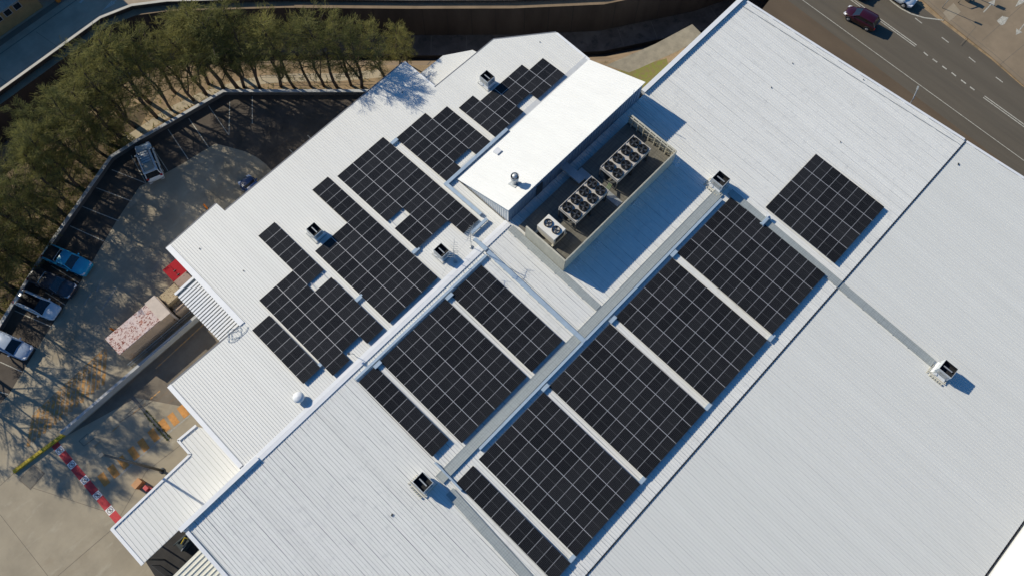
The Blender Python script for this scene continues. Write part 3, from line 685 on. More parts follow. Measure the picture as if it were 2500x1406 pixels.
# ------------------------------------------------------------------ roof vents
cooler_m = mat('cooler casing grey', (.52, .55, .57), .55, var=.15, scale=2)
def vent(label, x, y, s=1.0, h=1.15, dz=0.0, wood=False):
    z = zr(y); t = thing('roof_cooler', label, 'roof cooler', (x, y, z), 0, 'evaporative coolers on the roof')
    a = .55 * s; b = .62 * s
    mb = MB()
    def frus(x0, y0, z0, x1, y1, z1, mi=0, m=mb):
        m.mesh([(-x0, -y0, z0), (x0, -y0, z0), (x0, y0, z0), (-x0, y0, z0), (-x1, -y1, z1), (x1, -y1, z1), (x1, y1, z1), (-x1, y1, z1)], [(0, 1, 5, 4), (1, 2, 6, 5), (2, 3, 7, 6), (3, 0, 4, 7)], mi)
    frus(a * 1.1, b * 1.1, -.05, a * .8, b * .8, .3 * h); mb.build('base_duct', white_wall, t)
    mb = MB(); frus(a * .86, b * .86, .3 * h, a, b, .42 * h, 0, mb); frus(a, b, .42 * h, a * .96, b * .96, h, 0, mb)
    w = .035 * s; mb.mesh([(-a * .96, -b * .96, h), (a * .96, -b * .96, h), (a * .96, b * .96, h), (-a * .96, b * .96, h), (-a + w * 1.6, -b + w * 1.6, h), (a - w * 1.6, -b + w * 1.6, h), (a - w * 1.6, b - w * 1.6, h), (-a + w * 1.6, b - w * 1.6, h)], [(0, 1, 5, 4), (1, 2, 6, 5), (2, 3, 7, 6), (3, 0, 4, 7)])
    mb.build('casing', cooler_m, t)
    mb = MB(); i, j = a - w * 1.6, b - w * 1.6; zb = h - .45
    mb.mesh([(-i, -j, zb), (i, -j, zb), (i, j, zb), (-i, j, zb), (-i, -j, h - .002), (i, -j, h - .002), (i, j, h - .002), (-i, j, h - .002)], [(0, 1, 2, 3), (4, 5, 1, 0), (5, 6, 2, 1), (6, 7, 3, 2), (7, 4, 0, 3)]); mb.build('intake_shaft', dark, t)
    mb = MB(); mb.box(-.05 * s, .05 * s, -j * .7, j * .7, h - .16, h - .1); mb.build('cross_bar', galv, t)
    mb = MB()
    for k in range(5): mb.box(-a * 1.06, -a * .98, -b * .7, b * .7, h * (.48 + .09 * k), h * (.48 + .09 * k) + .03); mb.box(-a * .7, a * .7, -b * 1.05, -b * .98, h * (.48 + .09 * k), h * (.48 + .09 * k) + .03)
    mb.build('louvre', galv, t)
    mb = MB(); mb.box(-a * 1.3, a * 1.3, -b * 1.2, -b * 1.12, .08, .16); mb.box(-a * 1.3, -a * 1.22, -b * 1.2, b * 1.3, .06, .12); mb.tube([(-a * 1.25, b, .1), (-a * 1.25, b, .5), (-a, b * .7, .5)], .03, 6); mb.build('pipework', cream if wood else galv, t)
    if wood:
        mb = MB()
        for k in range(6): mb.box(-a * 1.75, -a * 1.5, -b + k * .22 * s, -b + k * .22 * s + .12, .02, .14); mb.box(-a * 1.6 + k * .2, -a * 1.6 + k * .2 + .1, b * 1.25, b * 1.45, .02, .12)
        mb.build('timber_bearer', cream, t)
for (px, py), lab, s, h, wd in [((1190, 205), 'white roof cooler alone near the top beside the staircase shaped array', 1.0, 1.35, 0), ((774, 573), 'white roof cooler between the two projecting array columns', 1.0, 1.25, 0), ((1080, 622), 'white roof cooler beside the ridge near the antenna masts', .98, 1.15, 0),
                           ((1752, 452), 'weathered roof cooler where two mesh walkways meet by the plant enclosure', 1.18, 1.4, 1), ((2297, 908), 'weathered roof cooler standing alone at the end of the long walkway', 1.15, 1.4, 1), ((1036, 1180), 'weathered roof cooler at the lower end of the central walkway', 1.15, 1.4, 1)]:
    p = GR(px, py); vent(lab, p.x, p.y, s, h, 0, wd)
p = GR(732, 972); t = thing('dome_vent', 'small white hooded dome vent below the short seven panel column', 'roof vent', (p.x, p.y, zr(p.y)))
mb = MB(); mb.lathe((0, 0, 0), [(.32, -.05), (.32, .35), (.30, .40)], 16); mb.build('collar', white_wall, t)
mb = MB(); mb.lathe((0, 0, 0), [(.40, .38), (.52, .42), (.53, .50), (.46, .66), (.30, .76), (0.001, .80)], 20); mb.build('hood', white_wall, t)
# flue on the penthouse
p = Vector((25.75, 23.57, 0)); p.z = zt(0, p.y)
t = thing('exhaust_flue', 'round steel exhaust flue with cowl standing on the white penthouse roof', 'flue', p)
mb = MB(); mb.obox((0, 0, .04), (.9, 0, 0), (0, .9, -.4), (0, 0, .06)); mb.build('flashing', galv, t)
mb = MB(); mb.lathe((0, 0, 0), [(.27, -.3), (.27, .75), (.40, 1.0), (.42, 1.5), (.39, 1.5), (.37, 1.2)], 24); mb.build('stack', mat('flue steel', (.50, .52, .53), .45, .3, var=.15, scale=3), t)
mb = MB(); mb.disc((0, 0, 1.22), .38, 24); mb.build('throat', dark, t)
mb = MB(); mb.lathe((0, 0, 0), [(.25, 1.22), (.26, 1.55), (.22, 1.62), (.001, 1.66)], 20); mb.build('cowl_core', bpy.data.materials['flue steel'], t)
# ------------------------------------------------------------------ plant platform
DZ = 8.25
PT = thing('plant_platform', 'raised plant deck with cream screens on three sides in front of the penthouse', 'plant platform')
x0, x1, y0, y1 = 23.15, 39.6, 14.45, 20.6
mb = MB(); mb.box(x0 + .1, x1 - .1, y0 + .1, y1, DZ - .15, DZ); mb.build('deck', deck_m, PT)
mb = MB()
for i in range(6):
    for y in (y0 + .6, y1 - .4):
        x = x0 + .6 + i * (x1 - x0 - 1.2) / 5; mb.box(x - .08, x + .08, y - .08, y + .08, zr(y) - .1, DZ - .15)
mb.build('platform_post', galv, PT)
zt_r = 9.82
mb = MB(); mb.box(x0 + .06, x1 - .06, y0, y0 + .05, zr(y0) + .02, zt_r); mb.box(x0 + .04, x1 - .04, y0 + .05, y0 + .12, zt_r - .12, zt_r + .012)
mb.build('screen', cream, PT)
mb = MB(); mb.box(x0, x0 + .05, y0 + .02, y1 - 1.0, zr(y0) + .02, zt_r); mb.box(x0 + .05, x0 + .16, y0 + .13, y1 - 1.0, zt_r - .12, zt_r + .012); mb.build('screen', cream, PT)
mb = MB(); mb.box(x1 - .05, x1, y0 + .02, y1, zr(y0) + .02, zt_r)
for z in (DZ + .35, DZ + .8, zt_r - .05): mb.box(x1 - .16, x1 - .055, y0 + .13, y1, z - .05, z + .05)
y = y0 + .3
while y < y1: mb.box(x1 - .30, x1 - .165, y, y + .1, DZ, zt_r - .02); y += .75
mb.box(x1 - .36, x1 - .305, y0 + .13, y1, zt_r - .16, zt_r - .03)
mb.build('screen', cream, PT)
mb = MB()
for k in range(9): mb.box(x0 + .9 + k * 1.75, x0 + 1.0 + k * 1.75, y0 + .125, y0 + .2, DZ, zt_r - .03)
mb.build('screen_stud', steel_dark, PT)
mb = MB(); mb.box(31.55, 32.3, 15.0, 20.5, DZ + .004, DZ + .05); mb.build('service_path', galv, PT)
mb = MB(); mb.box(30.6, 31.5, 19.3, 22.0, DZ + .3, DZ + .55); mb.build('pipe_duct', galv, PT)
mb = MB()
for k in range(3): mb.tube([(31.5, 17.4 - .15 * k, DZ + .6), (32.1, 17.0 - .15 * k, DZ + .75), (32.7, 17.2 - .15 * k, DZ + .6)], .035, 6)
mb.build('pipe', mat('green lagging', (.22, .33, .16), .7), PT)
def fan(parent, x, y, z, r, guard):
    mb = MB(); mb.lathe((x, y, z), [(r, 0), (r, .16), (r * .93, .18), (r * .9, .16), (r * .9, -.08)], 22); f = mb.build('fan_ring', guard, parent)
    mb = MB(); mb.disc((x, y, z - .02), r * .9, 22); mb.build('fan_well', dark, f)
    mb = MB(); a0 = random.random() * 6
    for k in range(4):
        a = a0 + k * math.pi / 2; c, s = math.cos(a), math.sin(a)
        P = [(r * .18, -.10 * r), (r * .85, -.22 * r), (r * .85, .16 * r), (r * .18, .1 * r)]
        mb.face([(x + u * c - v * s, y + u * s + v * c, z + .05 + v * .25) for u, v in P])
    mb.build('fan_blade', mat_blade, f)
    mb = MB(); mb.lathe((x, y, z), [(r * .16, .0), (r * .16, .13), (.001, .15)], 12)
    for k in range(3):
        a = a0 + .4 + k * math.pi / 3; d = Vector((math.cos(a), math.sin(a), 0)) * r * .92; mb.bar(Vector((x, y, z + .165)) - d, Vector((x, y, z + .165)) + d, .022, .012)
    for q in (.35, .6, .8):
        for k in range(20):
            b0, b1 = 2 * math.pi * k / 20, 2 * math.pi * (k + 1) / 20
            mb.bar((x + r * q * math.cos(b0), y + r * q * math.sin(b0), z + .168), (x + r * q * math.cos(b1), y + r * q * math.sin(b1), z + .168), .012, .01)
    mb.build('fan_guard', steel_dark, f)
mat_blade = mat('fan blade', (.16, .16, .16), .3, .5)
def condenser(label, xa, xb, ya, yb, zt_):
    t = thing('condenser_unit', label, 'condenser', ((xa + xb) / 2, (ya + yb) / 2, DZ), 0, 'large eight fan condensers on the plant deck')
    hx, hy, H = (xb - xa) / 2, (yb - ya) / 2, zt_ - DZ
    mb = MB(); mb.box(-hx, hx, -hy, hy, H - .12, H - .05); mb.box(-hx, hx, -hy, -hy + .06, H - .62, H + .02); mb.box(-hx, hx, hy - .06, hy, H - .62, H + .02); mb.box(-hx, -hx + .06, -hy + .06, hy - .06, H - .4, H + .02); mb.box(hx - .06, hx, -hy + .06, hy - .06, H - .4, H + .02)
    for k in (1, 2, 3): mb.box(-hx + 2 * hx * k / 4 - .05, -hx + 2 * hx * k / 4 + .05, -hy + .06, hy - .06, H - .05, H + .01)
    mb.build('casing', unit_grey, t)
    mb = MB()
    for s in (-1, 1):
        for f0, f1 in (((0.1, .35), (.95, H - .5)),):
            mb.face([(-hx + .1, s * hy * f0[0], f0[1]), (hx - .1, s * hy * f0[0], f0[1]), (hx - .1, s * hy * f1[0], f1[1]), (-hx + .1, s * hy * f1[0], f1[1])][::s])
    mb.build('coil', steel_dark, t)
    for x in (-hx + .15, 0, hx - .15):
        mb = MB(); mb.bar((x, -hy + .05, 0), (x, -hy + .05, H - .45), .12, .12); mb.bar((x, hy - .05, 0), (x, hy - .05, H - .45), .12, .12); mb.bar((x, -hy, .06), (x, hy, .06), .1, .1); mb.build('leg', steel_dark, t)
    for i in range(4):
        for j in (-1, 1): fan(t, -hx + hx / 4 + i * hx / 2, j * hy * .48, H - .03, .51, fan_black)
    return t
condenser('long grey eight fan condenser beside the lattice end screen of the plant deck', 32.65, 37.6, 16.35, 18.6, 10.45)
condenser('long grey eight fan condenser in the middle of the plant deck', 26.6, 31.3, 16.3, 18.55, 10.45)
t = thing('condenser_unit', 'white box condenser with two rusty fans at the near end of the plant deck', 'condenser', (24.88, 17.82, DZ))
mb = MB(); mb.box(-.82, .82, -1.12, 1.12, .25, 1.5); bevel(mb.build('casing', unit_white, t), .03)
for y in (-1.15, .95): mb = MB(); mb.box(-1.05, 1.05, y, y + .2, .0, .25); mb.build('foot', cream, t)
mb = MB(); mb.box(-.6, .6, -1.132, -1.121, .4, 1.35); mb.box(.821, .832, -.9, .9, .4, 1.35); mb.build('coil_guard', steel_dark, t)
for y in (-.52, .52): fan(t, .05, y, 1.48, .42, fan_rust)
# loose fixing blocks in the shaded gutter
for i, (px, py, lab) in enumerate([(1412, 643, 'below the near corner of the plant screen'), (1458, 598, 'a quarter of the way along the plant screen'), (1550, 497, 'half way along the plant screen')]):
    p = GR(px, py); t = thing('roof_anchor', 'small pale steel anchor on the roof ' + lab, 'roof anchor', (p.x, p.y, zr(p.y)), 0, 'roof anchors below the plant screen'); mb = MB()
    for k in range(4): mb.box(-.5 + k * .26, -.42 + k * .26, -.3, .3, .03, .10)
    mb.box(-.55, .45, -.05, .05, .10, .14); mb.build('bracket', white_trim, t)
p = GR(1652, 405); t = thing('anchor_post', 'thin white anchor post on a footplate outside the lattice end screen', 'anchor post', (p.x, p.y, zr(p.y)))
mb = MB(); mb.tube([(0, 0, 0), (0, 0, 1.5)], .035, 8); mb.build('post', white_trim, t); mb = MB(); mb.box(-.2, .2, -.2, .2, 0, .06); mb.build('footplate', white_trim, t)
p = Vector((40.6, 22.0)); t = thing('anchor_post', 'thin pale rod fixed to the shaded penthouse wall near its far corner', 'rod', (41.3, 21.95, 7.6))
mb = MB(); mb.tube([(0, 0, 0), (-.25, -.25, 3.7)], .03, 8); mb.build('post', white_trim, t)
# ------------------------------------------------------------------ antennas
def antenna(label, px, py, H, rot):
    p = GR(px, py); t = thing('tv_antenna', label, 'antenna', (p.x, p.y, zr(p.y)), rot, 'antenna masts at the ridge')
    mb = MB(); mb.lathe((0, 0, 0), [(.22, 0), (.22, .05), (.05, .08)], 14); mb.tube([(0, 0, 0), (0, 0, H)], .028, 8); mb.build('mast', galv, t)
    mb = MB(); mb.tube([(-.8, 0, H - .1), (.8, 0, H - .1)], .018, 6)
    for k in range(8):
        x = -.75 + k * .21; l = .55 - .03 * k; mb.tube([(x, -l, H - .1), (x, l, H - .1)], .012, 5)
    mb.tube([(.7, 0, H - .1), (1.0, 0, H + .3)], .015, 5); mb.tube([(-.05, -.4, H - .5), (-.05, .4, H - .5)], .012, 5)
    mb.build('aerial_head', galv, t)
    mb = MB()
    for a in (.4, 2.5, 4.6): mb.tube([(0, 0, H * .8), (1.9 * math.cos(a), 1.9 * math.sin(a), .05)], .008, 4)
    mb.build('guy_wire', galv, t)
antenna('tv antenna mast closer to the short duct at the ridge', 1151, 604, 3.5, .4)
antenna('tv antenna mast in the shade of the roof cooler by the ridge', 1112, 639, 3.2, .7)
# floodlight on the small awning edge
for px, py, lab in [(868, 869, 'small floodlight arm on the roof edge beside the ridge cap')]:
    p = GR(px, py); t = thing('roof_floodlight', lab, 'floodlight', (p.x, p.y, zr(p.y))); mb = MB(); mb.tube([(0, 0, 0), (0, 0, .8), (-.3, .3, 1.0)], .03, 6); mb.build('arm', galv, t); mb = MB(); mb.box(-.42, -.22, .2, .4, .93, 1.05); mb.build('lamp_head', steel_dark, t)
# hose coil left on the roof
p = GR(575, 815); mb = MB(); pts = []
for k in range(26):
    a = k * .42; r = .25 + .018 * k + .1 * math.sin(k * 1.7); pts.append((p.x + r * 1.3 * math.cos(a), p.y + r * math.sin(a), zr(p.y + r * math.sin(a)) + .07))
pts += [(p.x + .9, p.y - .5, zr(p.y - .5) + .07), (p.x + 1.3, p.y - .3, zr(p.y) + .07)]
mb.tube(pts, .022, 6); tag(mb.build('hose', mat('blue hose', (.14, .24, .34), .5)), 'coiled blue hose lying on the white roof beside the awning', 'hose')
# birds and litter on the roof
for i, (px, py, lab) in enumerate([(487, 607, 'tiny dark leaf on the white roof near the red bin'), (594, 661, 'tiny dark leaf on the white roof above the awning'), (982, 226, 'tiny dark leaf below the shaded roof peak'), (1318, 103, 'tiny dark leaf on the roof near the canal corner'), (1935, 155, 'tiny leaf scrap high on the road side roof'), (2108, 195, 'thin leaf scrap on the road side roof by the gutter line'), (2052, 347, 'pale leaf scrap on the roof above the square array'), (957, 1256, 'dark scrap of litter on the lower roof left of the single column array'), (1883, 214, 'dark leaf scrap on the upper right roof'), (2340, 401, 'dark scrap on the roof beyond the step line')]):
    p = GR(px, py, .07); mb = MB(); q_ = .55 if 'leaf' in lab else 1; mb.obox((p.x, p.y, p.z), (.22 * q_, .1 * q_, 0), (-.06 * q_, .12 * q_, 0), (0, 0, .05)); tag(mb.build('litter', steel_dark), lab, 'litter')
# ------------------------------------------------------------------ vehicles
def paint(name, c, rough=.3): return mat(name, c, rough, .0, coat=.6, spec=.5)
def vehicle(name, label, cat, loc, heading, L, Wd, pm_, body, cab, roof_m=None, bed=None, rack=None, wheel_r=.33, wb=.6, tail_z=.8, head_z=.66, group=None):
    """body: stations (x from rear to front in lengths, half width factor, top z); cab: (rear base, rear top, front top, front base) in lengths, base z rear, base z front, roof z"""
    t = thing(name, label, cat, (loc[0], loc[1], 0.012), heading, group); h = Wd / 2
    mb = MB(); rings = []
    for x, wf, zt_ in body:
        X = x * L; w = h * wf
        zb = .26 if .06 < (x + .5) < .94 else .36
        rings.append([(X, -w * .92, zb), (X, -w, zb + .16), (X, -w * 1.0, zt_ * .72), (X, -w * .95, zt_ - .05), (X, -w * .84, zt_ + .005), (X, 0, zt_ + .045), (X, w * .84, zt_ + .005), (X, w * .95, zt_ - .05), (X, w, zt_ * .72), (X, w, zb + .16), (X, w * .92, zb)])
    n = len(rings[0]); vs = [p for r in rings for p in r]; fs = []
    for i in range(len(rings) - 1):
        for k in range(n):
            k2 = (k + 1) % n; fs.append((i * n + k, (i + 1) * n + k, (i + 1) * n + k2, i * n + k2)[::-1])
    fs.append(tuple(range(n))[::-1]); e = (len(rings) - 1) * n; fs.append(tuple(e + k for k in range(n)))
    mb.mesh(vs, fs, 0, True)
    bo = bevel(mb.build('body', pm_, t), .04, 2); bo.modifiers['bevel'].angle_limit = math.radians(40)
    rb, rt, ft, fb, zb0, zb1, zrf = cab; X = [q * L for q in (rb, rt, ft, fb)]
    wb_, wt = h * .90, h * .72
    Bq = {'rl': (X[0], wb_ * .95, zb0), 'rr': (X[0], -wb_ * .95, zb0), 'fl': (X[3], wb_ * .97, zb1), 'fr': (X[3], -wb_ * .97, zb1)}
    Tq = {'rl': (X[1], wt, zrf), 'rr': (X[1], -wt, zrf), 'fl': (X[2], wt, zrf), 'fr': (X[2], -wt, zrf)}
    m1 = MB(); m1.face([Bq['fr'], Bq['fl'], Tq['fl'], Tq['fr']]); m1.build('windscreen', glass_dark, t)
    m1 = MB(); m1.face([Bq['rl'], Bq['rr'], Tq['rr'], Tq['rl']]); m1.build('rear_window', glass_dark, t)
    for s, q in ((1, 'l'), (-1, 'r')):
        m1 = MB(); P = [Bq['r' + q], Tq['r' + q], Tq['f' + q], Bq['f' + q]]; m1.face(P if s > 0 else P[::-1]); m1.build('side_window', glass_dark, t)
    m1 = MB()
    for q in ('rl', 'rr', 'fl', 'fr'): m1.bar(Bq[q], Tq[q], .09, .07)
    for s in (1, -1): m1.bar((X[1], s * (wt + .02), zrf), (X[2], s * (wt + .02), zrf), .15, .09)
    xm = (X[1] + X[2]) / 2 - .1
    for s in (1, -1): m1.bar((xm, s * wb_ * .965, (zb0 + zb1) / 2), (xm, s * wt, zrf), .08, .05)
    m1.build('pillar', pm_, t)
    m1 = MB(); xs = [X[1] - .05, X[1] + .2, (X[1] + X[2]) / 2, X[2] - .2, X[2] + .06]; zs = [0, .045, .06, .045, 0]; ring = []
    for x_, dz in zip(xs, zs): ring.append([(x_, -wt - .03, zrf - .02), (x_, -wt * .8, zrf + .03 + dz), (x_, 0, zrf + .05 + dz), (x_, wt * .8, zrf + .03 + dz), (x_, wt + .03, zrf - .02)])
    vs = [p for r in ring for p in r]; fs = [(i * 5 + k, (i + 1) * 5 + k, (i + 1) * 5 + k + 1, i * 5 + k + 1) for i in range(4) for k in range(4)]
    m1.mesh(vs, fs, 0, True); m1.face([ring[0][k] for k in (4, 3, 2, 1, 0)][::-1]); m1.face(ring[-1]); m1.build('roof', roof_m or pm_, t)
    zf = [b_ for b_ in body if b_[0] > .3]
    for s in (1, -1):
        m1 = MB(); m1.obox((L * .455, s * h * .70, head_z), (.36, -s * .12, 0), (.08, .34, 0), (0, 0, .15)); bevel(m1.build('headlight', light_lens, t), .03)
        m1 = MB(); m1.obox((-L * .485, s * h * .78, tail_z), (.12, 0, 0), (0, .24, 0), (0, 0, .3)); m1.build('tail_light', tail_lens, t)
        m1 = MB(); m1.obox((X[3] - .32, s * (h + .06), zb1 + .08), (.14, 0, 0), (0, .22, 0), (0, 0, .15)); bevel(m1.build('mirror', pm_, t), .03)
    for fx in (-wb / 2, wb / 2):
        for s in (1, -1):
            m1 = MB(); c = (fx * L, s * (h - .12), wheel_r)
            m1.lathe(c, [(.001, -.11), (wheel_r * .95, -.11), (wheel_r, -.06), (wheel_r, .08), (wheel_r * .93, .125), (wheel_r * .64, .125), (wheel_r * .6, .10)] if s > 0 else [(wheel_r * .6, -.10), (wheel_r * .64, -.125), (wheel_r * .93, -.125), (wheel_r, -.08), (wheel_r, .06), (wheel_r * .95, .11), (.001, .11)], 18, 0, 'y')
            wo = m1.build('wheel', rubber, t)
            m1 = MB(); m1.lathe(c, [(wheel_r * .63, s * .10), (wheel_r * .55, s * .12), (.001, s * .135)][::s], 14, 0, 'y')
            for k in range(5):
                a = k * 2 * math.pi / 5; m1.bar((c[0], c[1] + s * .128, c[2]), (c[0] + wheel_r * .55 * math.cos(a), c[1] + s * .128, c[2] + wheel_r * .55 * math.sin(a)), .05, .02)
            m1.build('rim', rim_m, wo)
            m1 = MB(); pts = [(c[0] + (wheel_r + .05) * math.cos(a), s * (h - .02), c[2] + (wheel_r + .05) * math.sin(a)) for a in [math.pi * k / 10 for k in range(11)]]; m1.tube(pts, .045, 6); m1.build('wheel_arch', rubber, wo)
    m1 = MB(); m1.obox((L * .49, 0, .42), (.1, 0, 0), (0, Wd * .62, 0), (0, 0, .2)); m1.build('grille', steel_dark, t)
    if bed:
        xa, xb, zb = bed; m1 = MB(); m1.box(xa * L, xb * L, -h * .78, h * .78, zb, zb + .04); bevel(m1.build('tray_cover', mat('tray cover black', (.02, .02, .022), .6), t), .02)
        m1 = MB()
        for s in (1, -1): m1.tube([(xb * L - .1, s * h * .74, zb + .04), (xb * L - .15, s * h * .68, zb + .45)], .035, 6)
        m1.tube([(xb * L - .15, -h * .68, zb + .45), (xb * L - .15, h * .68, zb + .45)], .035, 6); m1.build('sports_bar', rack or alu, t)
    return t
sedan_b = [(-.5, .80, .62), (-.485, .90, .86), (-.40, .97, .96), (-.2, 1.0, .97), (.1, 1.0, .96), (.22, .99, .93), (.36, .95, .84), (.45, .86, .72), (.49, .70, .62), (.5, .6, .52)]
hatch_b = [(-.5, .80, .70), (-.485, .92, .95), (-.40, .98, .99), (-.2, 1.0, 1.0), (.15, 1.0, .98), (.25, .99, .95), (.38, .94, .86), (.46, .82, .72), (.495, .66, .60), (.5, .58, .5)]
ute_b = [(-.5, .90, .75), (-.495, .95, 1.0), (-.42, .97, 1.04), (-.1, 1.0, 1.06), (.12, 1.0, 1.07), (.25, .99, 1.06), (.40, .96, .99), (.47, .90, .88), (.495, .80, .72), (.5, .75, .62)]
H1 = math.radians(-69.5)
def mid(a, b): return ((a[0] + b[0]) / 2, (a[1] + b[1]) / 2)
blue_p = paint('metallic sky blue', (.03, .36, .55)); black_p = paint('dark slate paint', (.03, .035, .05)); whitec = paint('white car paint', (.62, .66, .70)); silver = paint('silver blue paint', (.33, .40, .52)); maroon = paint('maroon paint', (.032, .002, .007)); navy = paint('navy paint', (.012, .035, .12)); swhite = paint('silver white paint', (.66, .68, .68))
vehicle('parked_ute', 'bright blue double cab ute with black tray cover backed up to the wall', 'ute', (-10.5, 54.35), H1, 5.25, 1.9, blue_p, ute_b, (-.10, -.06, .12, .24, 1.04, 1.05, 1.72), bed=(-.47, -.13, 1.06), wheel_r=.38, head_z=.82, tail_z=.9)
t_ = vehicle('parked_ute', 'dark slate ute parked between the blue ute and the white hatchback', 'ute', (-13.05, 53.35), H1, 5.1, 1.85, black_p, ute_b, (-.12, -.08, .12, .24, 1.02, 1.03, 1.68), bed=(-.47, -.15, 1.05), wheel_r=.37, head_z=.8, tail_z=.9)
vehicle('parked_hatchback', 'white hatchback with a glossy black roof parked against the wall', 'car', (-15.55, 52.45), H1, 4.75, 1.87, whitec, hatch_b, (-.43, -.30, .08, .27, .98, .93, 1.50), roof_m=mat('black gloss roof', (.006, .006, .008), .45, spec=.12))
vehicle('parked_sedan', 'silver blue sedan cut by the edge of the photo beside the empty bay', 'car', (-20.0, 50.9), H1, 4.7, 1.82, silver, sedan_b, (-.36, -.22, .06, .24, .95, .92, 1.43))
wg = vehicle('parked_wagon', 'silver white wagon with a long roof rack parked nose to the wall bend', 'car', (2.72, 57.75), math.radians(71.4), 4.9, 1.93, swhite, hatch_b, (-.485, -.43, .12, .27, 1.0, .97, 1.78), wheel_r=.38, tail_z=1.0)
mb = MB()
for s in (-1, 1): mb.tube([(-1.9, s * .56, 1.96), (.55, s * .56, 1.96)], .03, 6)
for k in range(9): mb.tube([(-1.85 + .3 * k, -.56, 1.97), (-1.85 + .3 * k, .56, 1.97)], .022, 6)
for x in (-1.6, -.6, .4):
    for s in (-1, 1): mb.tube([(x, s * .6, 1.78), (x, s * .56, 1.96)], .02, 6)
mb.build('roof_rack', steel_dark, wg)
mb = MB(); mb.box(-2.05, -1.1, -.5, .5, 1.99, 2.07); mb.build('rack_board', mat('rack board', (.36, .33, .27), .7), wg)
mb = MB(); mb.tube([(-2.4, -.85, .5), (-2.65, -.85, .52), (-2.65, -.45, .52)], .04, 6); mb.tube([(-2.4, .85, .5), (-2.65, .85, .52), (-2.65, .45, .52)], .04, 6); mb.build('rear_bar', alu, wg)
vehicle('parked_hatchback', 'navy blue hatchback half hidden under the white roof edge', 'car', (8.6, 46.5), math.radians(88), 4.2, 1.78, navy, hatch_b, (-.46, -.36, .08, .27, .96, .93, 1.46))
vehicle('moving_hatchback', 'maroon hatchback driving along the road with headlights facing away from its shadow', 'car', (74.55, 12.15), math.radians(98), 4.15, 1.75, maroon, hatch_b, (-.46, -.36, .08, .27, .96, .93, 1.48))
vehicle('parked_suv', 'white suv stopped at the kerb at the top edge of the picture', 'car', (80.75, 11.0), math.radians(-88), 4.6, 1.87, whitec, hatch_b, (-.46, -.37, .08, .27, 1.0, .98, 1.62), wheel_r=.36)
vehicle('moving_sedan', 'dark sedan just out of the top of the picture, only its shadow on the road', 'car', (77.9, 15.6), math.radians(-90), 4.6, 1.85, black_p, sedan_b, (-.36, -.22, .06, .24, .95, .92, 1.5))
# ------------------------------------------------------------------ yard objects
wall_m = mat('grey rendered wall', (.46, .46, .45), .8, var=.15, scale=.8)
def wall_run(mb, pts, w, z0, z1):
    P = [Vector((p[0], p[1])) for p in pts]; L_ = []; R_ = []
    for i, p in enumerate(P):
        t1 = (p - P[i - 1]).normalized() if i else (P[1] - p).normalized(); t2 = (P[i + 1] - p).normalized() if i < len(P) - 1 else t1
        n1 = Vector((-t1.y, t1.x)); n2 = Vector((-t2.y, t2.x)); n = (n1 + n2).normalized(); k = w / 2 / max(.4, n.dot(n1)); L_.append(p + n * k); R_.append(p - n * k)
    mb.prism([tuple(p) for p in L_ + R_[::-1]], z0, z1)
w_ = thing('parking_wall', 'low grey wall bending around the parking bays in front of the trees', 'wall')
mb = MB(); wall_run(mb, wall_w, .24, -.1, .62); mb.build('wall_body', mat('shade dark wall', (.09, .085, .08), .9, var=.3, scale=1), w_)  # body colour darkened to hold the shade on its bay side
mb = MB(); wall_run(mb, wall_w, .36, .62, .70); mb.build('coping', wall_m, w_)
t = thing('dock_wall', 'long low wall with yellow painted end dividing the dock driveway from the yard', 'wall')
mb = MB(); mb.box(-21.6, -2.3, 39.5, 39.78, -.1, .95); mb.build('wall_body', wall_m, t)
mb = MB(); mb.prism([(-27.1, 40.3), (-21.6, 39.82), (-21.6, 39.5), (-27.2, 40.0)], -.05, .28); mb.build('kerb_end', paint_yel, t)
t = thing('handrail', 'thin steel handrail along the dock wall beside the rusty container', 'handrail')
mb = MB()
for z in (.5, 1.0): mb.tube([(-12.9, 40.45, z), (-2.5, 40.45, z)], .03, 6)
mb.build('rail', galv, t)
for k in range(6): mb = MB(); mb.tube([(-12.8 + k * 2.05, 40.45, 0), (-12.8 + k * 2.05, 40.45, 1.0)], .03, 6); mb.build('post', galv, t)
# container
t = thing('skip_container', 'long pinkish container with rust blistered roof beside the dock wall', 'container')
c0 = (-12.55, -6.4, 40.95, 43.35)
mb = MB(); mb.box(c0[0] + .04, c0[1] - .04, c0[2] + .04, c0[3] - .04, .15, 2.62)
x = c0[0] + .2
while x < c0[1] - .2: mb.box(x, x + .14, c0[2], c0[2] + .04, .2, 2.6); mb.box(x, x + .14, c0[3] - .04, c0[3], .2, 2.6); x += .28
mb.build('side_wall', rust_side, t)
mb = MB(); mb.box(c0[0], c0[1], c0[2], c0[3], 2.62, 2.7); bevel(mb.build('roof', rust_white, t), .03)
mb = MB(); mb.box(c0[1] - 1.15, c0[1] + .05, c0[2] - .12, c0[3] + .12, 2.704, 2.76); mb.box(c0[1] - .1, c0[1] + .1, c0[2] - .1, c0[3] + .1, .3, 2.70); mb.build('end_frame', mat('pale end paint', (.62, .52, .44), .75, var=.15), t)
mb = MB()
for y in (41.3, 42.9): mb.box(c0[0] + .3, c0[1] - .2, y - .1, y + .1, 0, .15)
mb.build('skid', steel_dark, t)
t = thing('compactor', 'smaller tan rusty compactor joined to the end of the pink container', 'container')
mb = MB(); mb.box(-6.0, -4.2, 41.5, 43.3, .1, 1.5); mb.prism([(-6.1, 42.0), (-4.15, 42.0), (-4.15, 43.4), (-6.1, 43.4)], 1.5, 2.15); bevel(mb.build('hopper', rust_tan, t), .04)
